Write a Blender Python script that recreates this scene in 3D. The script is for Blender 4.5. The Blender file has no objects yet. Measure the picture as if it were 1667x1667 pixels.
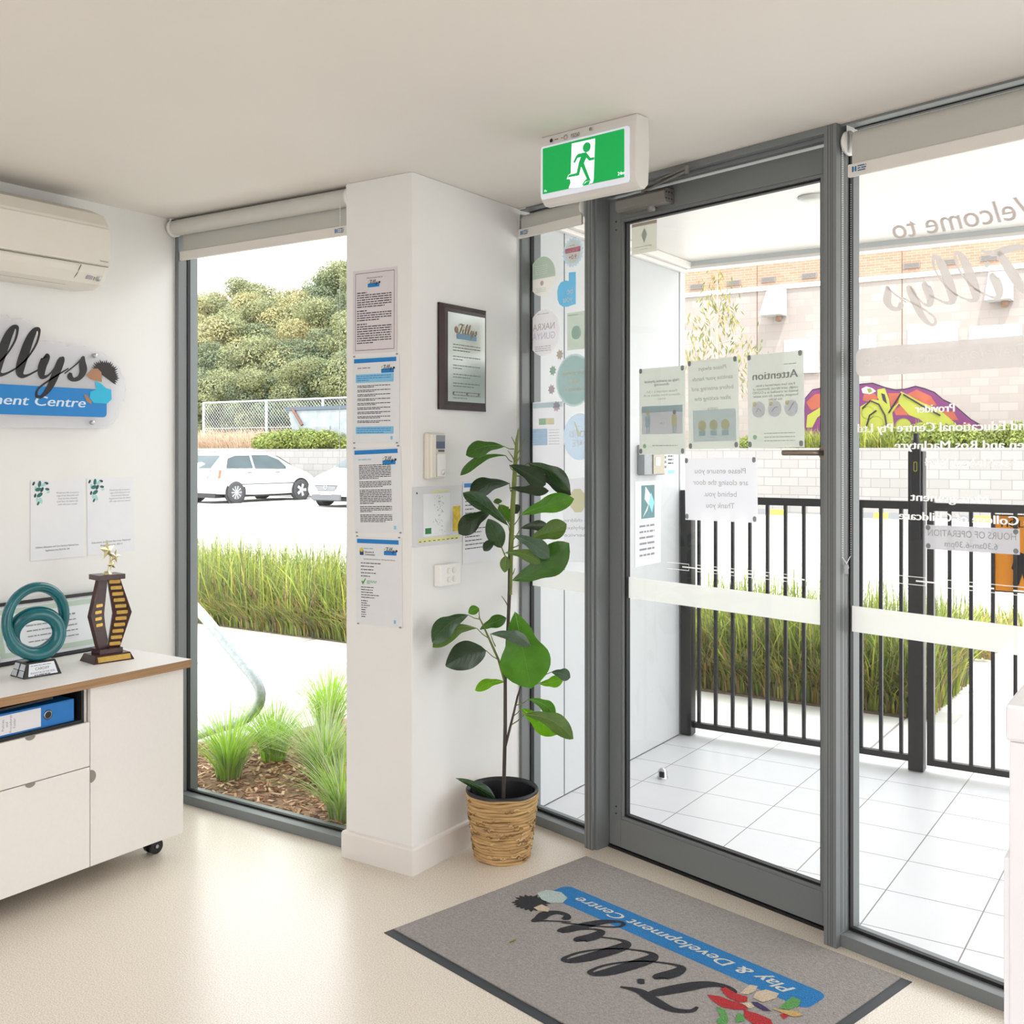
import bpy, math, random
import numpy as np
from mathutils import Vector, Matrix
rnd = random.Random(7)
SC = bpy.context.scene
COL = SC.collection
# ---------------- camera, sky, sun, lamps, exposure ----------------
F, CX, CY, EYE, H = 1721.0, 833.0, 735.0, 1.448, 2.405
ANG = math.atan2(CX + 1760, F)
SN, CN = math.sin(ANG), math.cos(ANG)
cam_data = bpy.data.cameras.new('camera'); cam = bpy.data.objects.new('camera', cam_data); COL.objects.link(cam)
cam.location = (0, 0, EYE); cam.rotation_euler = (math.pi / 2, 0, math.pi / 2 - ANG)
cam_data.sensor_width = 36; cam_data.lens = F / 1667 * 36; cam_data.shift_y = -(833.5 - CY) / 1667
cam_data.clip_start = 0.05; cam_data.clip_end = 500
SC.camera = cam
SC.view_settings.view_transform = 'Standard'; SC.view_settings.look = 'None'
SC.view_settings.gamma = 1; SC.view_settings.use_curve_mapping = False
SC.view_settings.exposure = 0.42
world = bpy.data.worlds.new('sky'); SC.world = world; world.use_nodes = True
wn = world.node_tree.nodes; wl = world.node_tree.links
bg = wn['Background']; bg.inputs['Strength'].default_value = 3.3
tc = wn.new('ShaderNodeTexCoord'); sep = wn.new('ShaderNodeSeparateXYZ'); ramp = wn.new('ShaderNodeValToRGB')
ramp.color_ramp.elements[0].position = 0.0; ramp.color_ramp.elements[0].color = (1, 1, 1, 1)
ramp.color_ramp.elements[1].position = 0.9; ramp.color_ramp.elements[1].color = (0.93, 0.965, 1.0, 1)
wl.new(tc.outputs['Generated'], sep.inputs[0]); wl.new(sep.outputs['Z'], ramp.inputs[0]); wl.new(ramp.outputs[0], bg.inputs['Color'])

def lamp(name, kind, loc, energy, color=(1, 1, 1), direction=(0, 0, -1), size=(1, 1)):
    d = bpy.data.lights.new(name, kind); d.energy = energy; d.color = color
    if kind == 'AREA': d.shape = 'RECTANGLE'; d.size, d.size_y = size
    if kind == 'SUN': d.angle = math.radians(1.5)
    o = bpy.data.objects.new(name, d); COL.objects.link(o); o.location = loc
    o.rotation_euler = Vector(direction).to_track_quat('-Z', 'Y').to_euler()
    return o
lamp('sun', 'SUN', (0, 0, 30), 3.2, (1, 0.96, 0.9), (-0.30, 0.42, -0.86))
# added fill lights behind the camera that brighten the room: one overhead, one rear
lamp('ceiling_panel_light', 'AREA', (-0.8, -0.6, H - 0.03), 35, (0.985, 0.97, 1), (0, 0, -1), (2.4, 2.4))
lamp('rear_fill_light', 'AREA', (-0.4, -2.9, 1.35), 44, (0.955, 0.955, 1), (-0.12, 1, 0.0), (4.5, 2.0))

# ---------------- geometry of the place ----------------
def ray(u, v):
    X = (u - CX) / F
    return Vector((SN * X - CN, CN * X + SN, -(v - CY) / F))
EYEP = Vector((0, 0, EYE))
def fl(u, v, z=0.0):
    r = ray(u, v); return EYEP + r * ((z - EYE) / r.z)
def onx(u, v, x): r = ray(u, v); return EYEP + r * (x / r.x)
def ony(u, v, y): r = ray(u, v); return EYEP + r * (y / r.y)
EU = Vector((0.9626, -0.2709, 0)); EN = Vector((0.2709, 0.9626, 0)); UP = Vector((0, 0, 1))
def ond(u, v, n):
    r = ray(u, v); return EYEP + r * (n / r.dot(EN))
def D(s, n, z): return EU * s + EN * n + UP * z
def DS(u, n): return ond(u, 700, n).dot(EU)

# ---------------- materials ----------------
def srgb(c):
    if isinstance(c, str):
        c = c.lstrip('#'); c = tuple(int(c[i:i + 2], 16) / 255 for i in (0, 2, 4))
    return tuple((x / 12.92 if x <= 0.04045 else ((x + 0.055) / 1.055) ** 2.4) for x in c)
_m = {}
def mat(name, color, rough=0.6, metal=0.0, spec=0.5, var=0.0, scale=20.0, bump=0.0, bscale=200.0, alpha=1.0, stretch=None, emit=0.0, trans=0.0):
    if name in _m: return _m[name]
    m = bpy.data.materials.new(name); m.use_nodes = True; _m[name] = m
    nt = m.node_tree; b = nt.nodes['Principled BSDF']; c = srgb(color)
    b.inputs['Base Color'].default_value = (*c, 1); b.inputs['Roughness'].default_value = rough
    b.inputs['Metallic'].default_value = metal; b.inputs['Specular IOR Level'].default_value = spec
    b.inputs['Alpha'].default_value = alpha
    if emit: b.inputs['Emission Color'].default_value = (*c, 1); b.inputs['Emission Strength'].default_value = emit
    co = nt.nodes.new('ShaderNodeTexCoord'); mp = nt.nodes.new('ShaderNodeMapping'); nt.links.new(co.outputs['Object'], mp.inputs[0])
    if stretch: mp.inputs['Scale'].default_value = stretch
    no = nt.nodes.new('ShaderNodeTexNoise'); no.inputs['Scale'].default_value = scale; no.inputs['Detail'].default_value = 4
    nt.links.new(mp.outputs[0], no.inputs['Vector'])
    r = nt.nodes.new('ShaderNodeValToRGB'); v = max(var, 0.01)
    r.color_ramp.elements[0].position = 0.3; r.color_ramp.elements[1].position = 0.7
    r.color_ramp.elements[0].color = (*[x * (1 - v) for x in c], 1); r.color_ramp.elements[1].color = (*[min(1, x * (1 + v)) for x in c], 1)
    nt.links.new(no.outputs[0], r.inputs[0]); nt.links.new(r.outputs[0], b.inputs['Base Color'])
    if bump:
        n2 = nt.nodes.new('ShaderNodeTexNoise'); n2.inputs['Scale'].default_value = bscale; nt.links.new(mp.outputs[0], n2.inputs['Vector'])
        bp = nt.nodes.new('ShaderNodeBump'); bp.inputs['Strength'].default_value = bump; bp.inputs['Distance'].default_value = 0.01
        nt.links.new(n2.outputs[0], bp.inputs['Height']); nt.links.new(bp.outputs[0], b.inputs['Normal'])
    if trans:
        t = nt.nodes.new('ShaderNodeBsdfTranslucent'); mx = nt.nodes.new('ShaderNodeMixShader'); mx.inputs[0].default_value = trans
        nt.links.new(r.outputs[0], t.inputs[0]); nt.links.new(b.outputs[0], mx.inputs[1]); nt.links.new(t.outputs[0], mx.inputs[2])
        nt.links.new(mx.outputs[0], nt.nodes['Material Output'].inputs[0])
    return m
def nodes_of(m): return m.node_tree.nodes, m.node_tree.links, m.node_tree.nodes['Principled BSDF']
def glass_mat(name, tint=(0.93, 0.95, 0.95), gloss=0.06):
    m = bpy.data.materials.new(name); m.use_nodes = True; nt = m.node_tree; nt.nodes.clear()
    o = nt.nodes.new('ShaderNodeOutputMaterial'); t = nt.nodes.new('ShaderNodeBsdfTransparent'); t.inputs[0].default_value = (*tint, 1)
    g = nt.nodes.new('ShaderNodeBsdfGlossy'); g.inputs['Roughness'].default_value = 0.02
    lw = nt.nodes.new('ShaderNodeFresnel'); lw.inputs[0].default_value = 1.4
    mx = nt.nodes.new('ShaderNodeMixShader'); nt.links.new(lw.outputs[0], mx.inputs[0])
    nt.links.new(t.outputs[0], mx.inputs[1]); nt.links.new(g.outputs[0], mx.inputs[2]); nt.links.new(mx.outputs[0], o.inputs[0])
    return m
def film_mat(name, color, opacity, trans=0.55):
    """sticker / frosted film on glass: part see-through, part translucent"""
    if name in _m: return _m[name]
    m = bpy.data.materials.new(name); m.use_nodes = True; _m[name] = m; nt = m.node_tree; nt.nodes.clear(); c = (*srgb(color), 1)
    o = nt.nodes.new('ShaderNodeOutputMaterial'); t = nt.nodes.new('ShaderNodeBsdfTransparent')
    d = nt.nodes.new('ShaderNodeBsdfDiffuse'); d.inputs[0].default_value = c
    tl = nt.nodes.new('ShaderNodeBsdfTranslucent'); tl.inputs[0].default_value = c
    m1 = nt.nodes.new('ShaderNodeMixShader'); m1.inputs[0].default_value = trans
    nt.links.new(d.outputs[0], m1.inputs[1]); nt.links.new(tl.outputs[0], m1.inputs[2])
    m2 = nt.nodes.new('ShaderNodeMixShader'); m2.inputs[0].default_value = opacity
    nt.links.new(t.outputs[0], m2.inputs[1]); nt.links.new(m1.outputs[0], m2.inputs[2]); nt.links.new(m2.outputs[0], o.inputs[0])
    return m

WALL = mat('white_wall_paint', '#e9e8e6', 0.75, var=0.01, scale=6, bump=0.03, bscale=350)
CEIL = mat('ceiling_paint', '#e4dfd8', 0.85, var=0.01, scale=3)
TRIMW = mat('white_gloss_trim', '#e6e1dc', 0.4, var=0.01)
ALU = mat('grey_powder_coat', '#777b7c', 0.42, spec=0.5, var=0.03, scale=300)
RUB = mat('black_rubber', '#101012', 0.6)
GLASS = glass_mat('clear_glass')
WHITE = mat('white_plastic', '#ecebe8', 0.4, var=0.01)
CREAM = mat('cream_plastic', '#ded8cc', 0.42, var=0.01)
BLACK = mat('black_plastic', '#15151a', 0.45)
CHROME = mat('brushed_steel', '#b9bcc0', 0.28, metal=1.0, var=0.04, scale=80)
PAPER = mat('white_paper', '#e6e6ea', 0.7, var=0.01)
INK = mat('dark_ink', '#26262a', 0.8)
GREYINK = mat('grey_ink', '#8a8a90', 0.8)
BLUE = mat('bright_blue_print', '#0f7dc6', 0.5)
LBLUE = mat('pale_blue_print', '#85c1e2', 0.6)

def floor_material():
    m = mat('speckled_vinyl', '#dccfbd', 0.26, spec=0.5, var=0.03, scale=2)
    n, l, b = nodes_of(m)
    co = n.new('ShaderNodeTexCoord'); v1 = n.new('ShaderNodeTexNoise'); v1.inputs['Scale'].default_value = 260; v1.inputs['Detail'].default_value = 3
    l.new(co.outputs['Object'], v1.inputs['Vector'])
    r = n.new('ShaderNodeValToRGB'); r.color_ramp.elements[0].position = 0.38; r.color_ramp.elements[0].color = (*srgb('#c9bcaa'), 1)
    r.color_ramp.elements[1].position = 0.6; r.color_ramp.elements[1].color = (*srgb('#e4dcd0'), 1)
    l.new(v1.outputs[0], r.inputs[0])
    v2 = n.new('ShaderNodeTexVoronoi'); v2.inputs['Scale'].default_value = 75; l.new(co.outputs['Object'], v2.inputs['Vector'])
    r2 = n.new('ShaderNodeValToRGB'); r2.color_ramp.elements[0].position = 0.10; r2.color_ramp.elements[0].color = (0.62, 0.56, 0.5, 1)
    r2.color_ramp.elements[1].position = 0.16; r2.color_ramp.elements[1].color = (1, 1, 1, 1); l.new(v2.outputs['Distance'], r2.inputs[0])
    mx = n.new('ShaderNodeMix'); mx.data_type = 'RGBA'; mx.blend_type = 'MULTIPLY'; mx.inputs[0].default_value = 0.35
    l.new(r.outputs[0], mx.inputs[6]); l.new(r2.outputs[0], mx.inputs[7]); l.new(mx.outputs[2], b.inputs['Base Color'])
    bp = n.new('ShaderNodeBump'); bp.inputs['Strength'].default_value = 0.12; bp.inputs['Distance'].default_value = 0.002
    l.new(v1.outputs[0], bp.inputs['Height']); l.new(bp.outputs[0], b.inputs['Normal'])
    return m

# ---------------- mesh helpers ----------------
def wm(o): return (wm(o.parent) @ o.matrix_basis) if o.parent else o.matrix_basis.copy()
class MB:
    def __init__(s): s.v = []; s.f = []; s.m = []; s.mats = []; s.sm = []
    def mi(s, m):
        if m not in s.mats: s.mats.append(m)
        return s.mats.index(m)
    def add(s, vs, fs, m, smooth=False):
        b = len(s.v); s.v += [tuple(p) for p in vs]; k = s.mi(m)
        for f in fs: s.f.append([i + b for i in f]); s.m.append(k); s.sm.append(smooth)
        return s
    def poly(s, pts, m): return s.add(pts, [list(range(len(pts)))], m)
    def box(s, x0, x1, y0, y1, z0, z1, m, fr=None):
        vs = [Vector((x, y, z)) for x in (x0, x1) for y in (y0, y1) for z in (z0, z1)]
        if fr is not None: vs = [fr @ p for p in vs]
        return s.add(vs, [[0, 1, 3, 2], [4, 6, 7, 5], [0, 4, 5, 1], [2, 3, 7, 6], [0, 2, 6, 4], [1, 5, 7, 3]], m)
    def prism(s, pts, d, m, smooth=False):
        """pts: closed outline (Vectors), d: extrusion Vector"""
        n = len(pts); a = [Vector(p) for p in pts]; b = [p + Vector(d) for p in a]
        fs = [list(range(n))[::-1], list(range(n, 2 * n))] + [[i, (i + 1) % n, n + (i + 1) % n, n + i] for i in range(n)]
        return s.add(a + b, fs, m)
    def tube(s, pts, r, m, n=8, caps=True, flat=1.0):
        pts = [Vector(p) for p in pts]; N = len(pts)
        rs = r if isinstance(r, (list, tuple)) else [r] * N
        vs = []; up = None
        for i, p in enumerate(pts):
            t = (pts[min(i + 1, N - 1)] - pts[max(i - 1, 0)]).normalized()
            if up is None: up = t.orthogonal().normalized()
            up = (up - t * up.dot(t)).normalized() if (up - t * up.dot(t)).length > 1e-6 else t.orthogonal().normalized()
            w = t.cross(up)
            for k in range(n):
                a = 2 * math.pi * k / n; vs.append(p + (up * math.cos(a) + w * math.sin(a) * flat) * rs[i])
        fs = [[i * n + k, i * n + (k + 1) % n, (i + 1) * n + (k + 1) % n, (i + 1) * n + k] for i in range(N - 1) for k in range(n)]
        s.add(vs, fs, m, True)
        if caps: s.add(vs[:n], [list(range(n))[::-1]], m); s.add(vs[-n:], [list(range(n))], m)
        return s
    def lathe(s, prof, c, m, n=32, fr=None, smooth=True):
        c = Vector(c); vs = []
        for (r, z) in prof:
            for k in range(n):
                a = 2 * math.pi * k / n; p = Vector((r * math.cos(a), r * math.sin(a), z))
                vs.append((fr @ p) if fr is not None else p + c)
        fs = [[i * n + k, i * n + (k + 1) % n, (i + 1) * n + (k + 1) % n, (i + 1) * n + k] for i in range(len(prof) - 1) for k in range(n)]
        return s.add(vs, fs, m, smooth)
    def ball(s, c, r, m, n=10, sc=(1, 1, 1)):
        c = Vector(c); prof = [(max(1e-4, r * math.sin(math.pi * i / n)), -r * math.cos(math.pi * i / n)) for i in range(n + 1)]
        vs = [c + Vector((p[0] * math.cos(2 * math.pi * k / (2 * n)) * sc[0], p[0] * math.sin(2 * math.pi * k / (2 * n)) * sc[1], p[1] * sc[2])) for p in prof for k in range(2 * n)]
        q = 2 * n
        return s.add(vs, [[i * q + k, i * q + (k + 1) % q, (i + 1) * q + (k + 1) % q, (i + 1) * q + k] for i in range(n) for k in range(q)], m, True)
    def merge(s, o, fr=None):
        b = len(s.v); s.v += [tuple(fr @ Vector(p)) if fr is not None else p for p in o.v]
        for f, k, q in zip(o.f, o.m, o.sm): s.f.append([i + b for i in f]); s.m.append(s.mi(o.mats[k])); s.sm.append(q)
        return s
    def build(s, name, parent=None, bevel=0, seg=2, origin=None):
        me = bpy.data.meshes.new(name)
        vs = s.v
        if parent is not None: o0 = wm(parent).inverted()
        else: o0 = Matrix.Translation(-Vector(origin)) if origin is not None else Matrix()
        vs = [tuple(o0 @ Vector(p)) for p in vs]
        me.from_pydata(vs, [], s.f)
        for m in s.mats: me.materials.append(m)
        me.polygons.foreach_set('material_index', s.m); me.polygons.foreach_set('use_smooth', s.sm)
        me.update()
        o = bpy.data.objects.new(name, me); COL.objects.link(o)
        if parent is not None: o.parent = parent
        elif origin is not None: o.location = origin; o.matrix_world = Matrix.Translation(Vector(origin))
        if bevel:
            b = o.modifiers.new('bevel', 'BEVEL'); b.width = bevel; b.segments = seg; b.limit_method = 'ANGLE'; b.angle_limit = math.radians(40)
        return o
def tag(o, label=None, cat=None, group=None, kind=None):
    if label: o['label'] = label
    if cat: o['category'] = cat
    if group: o['group'] = group
    if kind: o['kind'] = kind
    return o
def empty(name, loc, label=None, cat=None, group=None, kind=None):
    o = bpy.data.objects.new(name, None); COL.objects.link(o); o.location = loc; o.empty_display_size = 0.05
    o.matrix_world = Matrix.Translation(Vector(loc))
    return tag(o, label, cat, group, kind)
def struct(mb, name, parent=None, **k):
    o = mb.build(name, parent, **k)
    if parent is None: o['kind'] = 'structure'
    return o
def copy_tree(o, parent=None):
    c = o.copy(); COL.objects.link(c)
    if parent is not None: c.parent = parent
    for ch in list(o.children): copy_tree(ch, c)
    return c
def frame(O, U, V):
    U = Vector(U).normalized(); V = Vector(V); V = (V - U * V.dot(U)).normalized(); N = U.cross(V)
    return Matrix(((U.x, V.x, N.x, O[0]), (U.y, V.y, N.y, O[1]), (U.z, V.z, N.z, O[2]), (0, 0, 0, 1)))
DF = frame((0, 0, 0), EU, -EN) @ Matrix.Identity(4)
def dbox(mb, s0, s1, n0, n1, z0, z1, m):
    vs = [D(s, n, z) for s in (s0, s1) for n in (n0, n1) for z in (z0, z1)]
    return mb.add(vs, [[0, 1, 3, 2], [4, 6, 7, 5], [0, 4, 5, 1], [2, 3, 7, 6], [0, 2, 6, 4], [1, 5, 7, 3]], m)

# ---------------- lettering and print ----------------
_tc = {}
def text_mesh(body):
    if body in _tc: return _tc[body]
    c = bpy.data.curves.new('lettering', 'FONT'); c.body = body; c.size = 1.0; c.resolution_u = 3
    o = bpy.data.objects.new('lettering', c); COL.objects.link(o)
    dg = bpy.context.evaluated_depsgraph_get(); me = bpy.data.meshes.new_from_object(o.evaluated_get(dg))
    vs = [(v.co.x, v.co.y) for v in me.vertices]; fs = [list(p.vertices) for p in me.polygons]
    bpy.data.objects.remove(o); bpy.data.curves.remove(c); bpy.data.meshes.remove(me)
    _tc[body] = (vs, fs); return _tc[body]
def put_text(mb, fr, body, x, y, size, m, align='l', w=None, shear=0.0, flip=False, z=0.0006, rise=0.0, bold=0):
    vs, fs = text_mesh(body)
    if not vs: return
    x0 = min(p[0] for p in vs); x1 = max(p[0] for p in vs); k = size / 0.72
    kx = k if w is None else w / max(1e-6, x1 - x0)
    W_ = (x1 - x0) * kx; off = {'l': 0, 'c': -W_ / 2, 'r': -W_}[align]
    for dx in ([0] if not bold else [-bold, bold]):
        out = []
        for (a, b) in vs:
            px = (a - x0) * kx + off + dx; py = b * k; px += py * shear; py += rise * px
            if flip: px = -px
            out.append(fr @ Vector((x + px, y + py, z + (0.0001 if dx > 0 else 0))))
        mb.add(out, fs, m)
def rrect(x0, y0, x1, y1, r, n=5):
    pts = []
    for (cx, cy, a0) in ((x1 - r, y0 + r, -90), (x1 - r, y1 - r, 0), (x0 + r, y1 - r, 90), (x0 + r, y0 + r, 180)):
        for i in range(n + 1):
            a = math.radians(a0 + 90 * i / n); pts.append((cx + r * math.cos(a), cy + r * math.sin(a)))
    return pts
def flat(mb, fr, pts, m, z=0.0004): mb.poly([fr @ Vector((p[0], p[1], z)) for p in pts], m)
def circle(cx, cy, r, n=32, ry=None): return [(cx + r * math.cos(2 * math.pi * i / n), cy + (ry or r) * math.sin(2 * math.pi * i / n)) for i in range(n)]
def words(mb, fr, x, y, w, h, m, rr, z=0.0012, fill=0.9):
    """one line of small print too fine to read: uneven word bars"""
    e = x + w * fill
    while x < e:
        l = min(e - x, rr.uniform(1.2, 5.0) * h)
        if l > 0.3 * h: flat(mb, fr, [(x, y), (x + l, y), (x + l, y + h * 0.62), (x, y + h * 0.62)], m, z)
        x += l + 0.55 * h
def para(mb, fr, x, y, w, n, h, pitch, m, rr, z=0.0012):
    for i in range(n): words(mb, fr, x, y - i * pitch, w, h, m, rr, z, 0.97 if i < n - 1 else rr.uniform(0.3, 0.8))
def spline(P, n=8):
    out = []; P = [tuple(p) for p in P]; Q = [P[0]] + P + [P[-1]]
    for i in range(1, len(Q) - 2):
        for k in range(n):
            t = k / n; r = []
            for a, b, c, d in zip(Q[i - 1], Q[i], Q[i + 1], Q[i + 2]):
                r.append(0.5 * ((2 * b) + (-a + c) * t + (2 * a - 5 * b + 4 * c - d) * t * t + (-a + 3 * b - 3 * c + d) * t ** 3))
            out.append(tuple(r))
    out.append(P[-1]); return out
SCRIPT = {
 'T': ([[(-.42, 1.42, .06), (-.48, 1.72, .13), (-.2, 2.02, .2), (.35, 2.0, .24), (.85, 1.92, .2), (1.25, 2.12, .06)],
        [(.62, 1.98, .1), (.56, 1.6, .28), (.44, .9, .34), (.3, .32, .28), (.02, .02, .16), (-.3, .06, .14), (-.34, .32, .2)]], 1.15),
 'i': ([[(-.1, .98, .12), (-.02, .9, .3), (-.03, .45, .3), (.08, .06, .18), (.35, .08, .09), (.85, .5, .06)], [(.0, 1.42, .2), (.06, 1.5, .24), (.1, 1.56, .16)]], .86),
 'l': ([[(-.2, .3, .05), (.12, .8, .07), (.3, 1.5, .08), (.24, 2.08, .1), (.06, 2.1, .2), (-.03, 1.7, .3), (-.04, .95, .34), (0, .32, .3), (.15, .03, .16), (.42, .08, .08), (.88, .46, .06)]], .9),
 'y': ([[(-.1, .98, .12), (-.02, .9, .3), (-.03, .45, .3), (.1, .06, .18), (.32, .1, .08), (.52, .5, .06), (.62, .95, .08)],
        [(.62, 1.0, .14), (.66, .8, .28), (.63, .2, .3), (.56, -.45, .24), (.36, -.85, .12), (.14, -.82, .09), (.12, -.5, .07), (.5, -.05, .07), (1.1, .5, .05)]], 1.2),
 's': ([[(-.2, .25, .05), (.2, .75, .06), (.38, 1.12, .07)], [(.36, 1.1, .12), (.42, .8, .24), (.58, .42, .28), (.5, .1, .2), (.25, 0, .14), (.06, .16, .18), (.08, .3, .12)]], .8),
}
def script_word(mb, fr, word, x, y, w, m, shear=0.36, flip=False, z=0.0008, n=8, sx=1.15):
    """brush script lettering drawn as broad-pen strokes; x,y = left end of baseline, w = total width"""
    strokes = []; cx = 0.0
    for ch in word:
        st, adv = SCRIPT[ch]
        for s_ in st: strokes.append([((px + cx) * sx, py, wd * 1.36) for px, py, wd in s_])
        cx += adv
    allp = [(p[0] + p[1] * shear) for s_ in strokes for p in s_]
    mn, mx = min(allp), max(allp); k = w / (mx - mn)
    for si, s_ in enumerate(strokes):
        pts = spline(s_, n); L = []; R = []
        for i, (px, py, wd) in enumerate(pts):
            a = pts[max(0, i - 1)]; b = pts[min(len(pts) - 1, i + 1)]
            tx, ty = b[0] - a[0], b[1] - a[1]; q = math.hypot(tx, ty) or 1; nx, ny = -ty / q * wd / 2, tx / q * wd / 2
            L.append((px + nx, py + ny)); R.append((px - nx, py - ny))
        conv = lambda p: (((p[0] + p[1] * shear) - mn) * k * (-1 if flip else 1) + x, p[1] * k + y)
        vs = [fr @ Vector((*conv(p), z + si * 0.00004)) for p in L + R]; c = len(L)
        mb.add(vs, [[i, i + 1, c + i + 1, c + i] for i in range(c - 1)], m)
    return k
def sheet_frame(tl, tr, bl):
    """frame with origin at the top-left corner, x to the right, y up; returns frame, width, height"""
    w = (tr - tl).length; U = (tr - tl).normalized(); V = (tl - bl); V = V - U * V.dot(U); hh = V.length
    return frame(tl, U, V), w, hh
# ---------------- room shell ----------------
XL = -3.583           # left wall plane
YP = 2.822            # front face of the wall with the fixed window
XP = -2.283           # return of the corner pier
def fpoly(pts, z, name, m, th=-0.06):
    mb = MB(); mb.prism([Vector((x, y, z)) for x, y in pts], (0, 0, th), m); return struct(mb, name)
FM = floor_material()
n_in = 2.80
a = D(-3.143, n_in, 0); b = D(2.6, n_in, 0)
FLOORP = [(XL, -3.2), (2.6 * 0.9626 + 0.2709 * n_in, -3.2), (b.x, b.y), (a.x, a.y), (XP, 2.95), (XL, 2.95)]
fpoly(FLOORP, 0.0, 'floor', FM)
mb = MB(); zc = H
mb.prism([Vector((x, y, zc)) for x, y in [(XL - .2, -3.4), (3.6, -3.4), (3.6, 1.9), (D(-3.15, 2.85, 0).x + 0.0, D(-3.15, 2.85, 0).y), (XP - .35, 3.7), (XP - .35, 3.05), (XL - .2, 3.05)]], (0, 0, 0.12), CEIL)
struct(mb, 'ceiling')
mb = MB(); mb.box(XL - 0.2, XL, -3.4, 2.93, 0, H, WALL); struct(mb, 'wall_left')
mb = MB(); mb.box(XL - 0.2, 3.3, -3.4, -3.2, 0, H, WALL); struct(mb, 'wall_back')
mb = MB(); mb.box(3.26, 3.46, -3.4, 2.1, 0, H, WALL); struct(mb, 'wall_right')
CLAD = mat('pale_grey_cladding', '#c6c8c9', 0.5, var=0.015, scale=4)
mb = MB(); e = D(-3.143, 2.80, 0)
mb.prism([Vector((-2.585, YP, 0)), Vector((XP, YP, 0)), Vector((XP, e.y, 0)), Vector((XP, 3.58, 0)), Vector((-2.585, 3.58, 0))], (0, 0, H), WALL)
struct(mb, 'wall_corner', bevel=0.003)
# skirting board round the pier
def skirt(pts, name):
    mb = MB(); prof = [(0, 0), (0.012, 0), (0.012, 0.086), (0.009, 0.093), (0, 0.097)]
    N = len(pts); rows = []
    for i in range(N):
        p = Vector((*pts[i], 0)); d0 = (p - Vector((*pts[i - 1], 0))).normalized() if i else None; d1 = (Vector((*pts[i + 1], 0)) - p).normalized() if i < N - 1 else None
        nr = lambda d: Vector((d.y, -d.x, 0))
        if d0 is None: o = nr(d1)
        elif d1 is None: o = nr(d0)
        else: o = nr(d0) + nr(d1); o = o / o.length_squared * 2
        rows.append([p + o * q[0] + UP * q[1] for q in prof])
    for i in range(N - 1):
        for k in range(4): mb.add([rows[i][k], rows[i + 1][k], rows[i + 1][k + 1], rows[i][k + 1]], [[0, 1, 2, 3]], TRIMW)
    mb.add(rows[0], [[0, 1, 2, 3, 4]], TRIMW); mb.add(rows[-1], [[4, 3, 2, 1, 0]], TRIMW)
    return struct(mb, name)
skirt([(-2.585, 2.875), (-2.585, YP), (XP, YP), (XP, 3.35)], 'baseboard_corner')
mb = MB(); mb.box(XL, XL + 0.012, -3.2, 2.87, 0, 0.095, TRIMW); struct(mb, 'baseboard_left', bevel=0.003)

# fixed window beside the sideboard
w1 = empty('window_1', (-3.08, 2.9, 0), kind='structure')
mb = MB()
x0, x1 = XL, -2.58
mb.box(x0, x1, 2.875, 2.975, 0, 0.036, ALU); mb.box(x0, x1, 2.875, 2.975, H - 0.05, H, ALU)
mb.box(x0, x0 + 0.022, 2.875, 2.975, 0.036, H - 0.05, ALU); mb.box(x1 - 0.022, x1, 2.875, 2.975, 0.036, H - 0.05, ALU)
mb.build('window_frame', w1, bevel=0.0015)
mb = MB(); g0, g1 = x0 + 0.022, x1 - 0.022
for q in ((g0, g1, 0.036, 0.044), (g0, g1, H - 0.058, H - 0.05), (g0, g0 + 0.004, 0.036, H - 0.05), (g1 - 0.004, g1, 0.036, H - 0.05)): mb.box(q[0], q[1], 2.918, 2.933, q[2], q[3], RUB)
mb.build('glazing_gasket', w1)
mb = MB(); mb.poly([(g0, 2.926, 0.04), (g1, 2.926, 0.04), (g1, 2.926, H - 0.05), (g0, 2.926, H - 0.05)], GLASS); mb.build('window_pane', w1)

# glazed entrance front: sidelight, door, fixed light
NF = 2.722
S1a, S1b = -2.757, -2.717       # left mullion
S2a, S2b = -1.758, -1.717       # right mullion
SE = -3.150
def side_window(name, s0, s1, wn_):
    w = empty(name, D((s0 + s1) / 2, 2.79, 0), kind='structure')
    mb = MB(); z1 = H
    dbox(mb, s0, s1, 2.745, 2.845, 0, 0.036, ALU); dbox(mb, s0, s1, 2.745, 2.845, z1 - 0.007, z1, ALU)
    if wn_ == 'l': dbox(mb, s0, s0 + 0.02, 2.745, 2.845, 0.036, z1 - .045, ALU)
    mb.build('window_frame', w, bevel=0.0015)
    mb = MB(); q = s0 + (0.02 if wn_ == 'l' else 0)
    for r in ((q, s1, 0.036, 0.046), (q, s1, z1 - .010, z1 - .007), (q, q + .006, .036, z1 - .045), (s1 - .006, s1, .036, z1 - .007)): dbox(mb, r[0], r[1], 2.788, 2.804, r[2], r[3], RUB)
    mb.build('glazing_gasket', w)
    mb = MB(); mb.poly([D(q, 2.797, .04), D(s1, 2.797, .04), D(s1, 2.797, z1 - .007), D(q, 2.797, z1 - .007)], GLASS); mb.build('window_pane', w)
    return w
side_window('window_2', SE, S1a, 'l')
side_window('window_3', S2b, 2.6, 'r')
mb = MB()
def mullion(mb, s0, s1, n0=NF, n1=2.846):
    dbox(mb, s0, s1, n0, n1, 0, H, ALU)
mullion(mb, S1a, S1b); dbox(mb, S1b, -2.708, 2.735, 2.80, 0, H - .03, ALU)
for q in (-2.745, -2.728): dbox(mb, q, q + .0015, NF - .0008, NF + .01, 0.002, H - .002, RUB)
struct(mb, 'trim_1', bevel=0.0015)
mb = MB(); mullion(mb, S2a, S2b)
for q in (-1.745, -1.736, -1.730): dbox(mb, q, q + .0012, NF - .0006, NF + .01, 0.002, H - .002, RUB)
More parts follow.
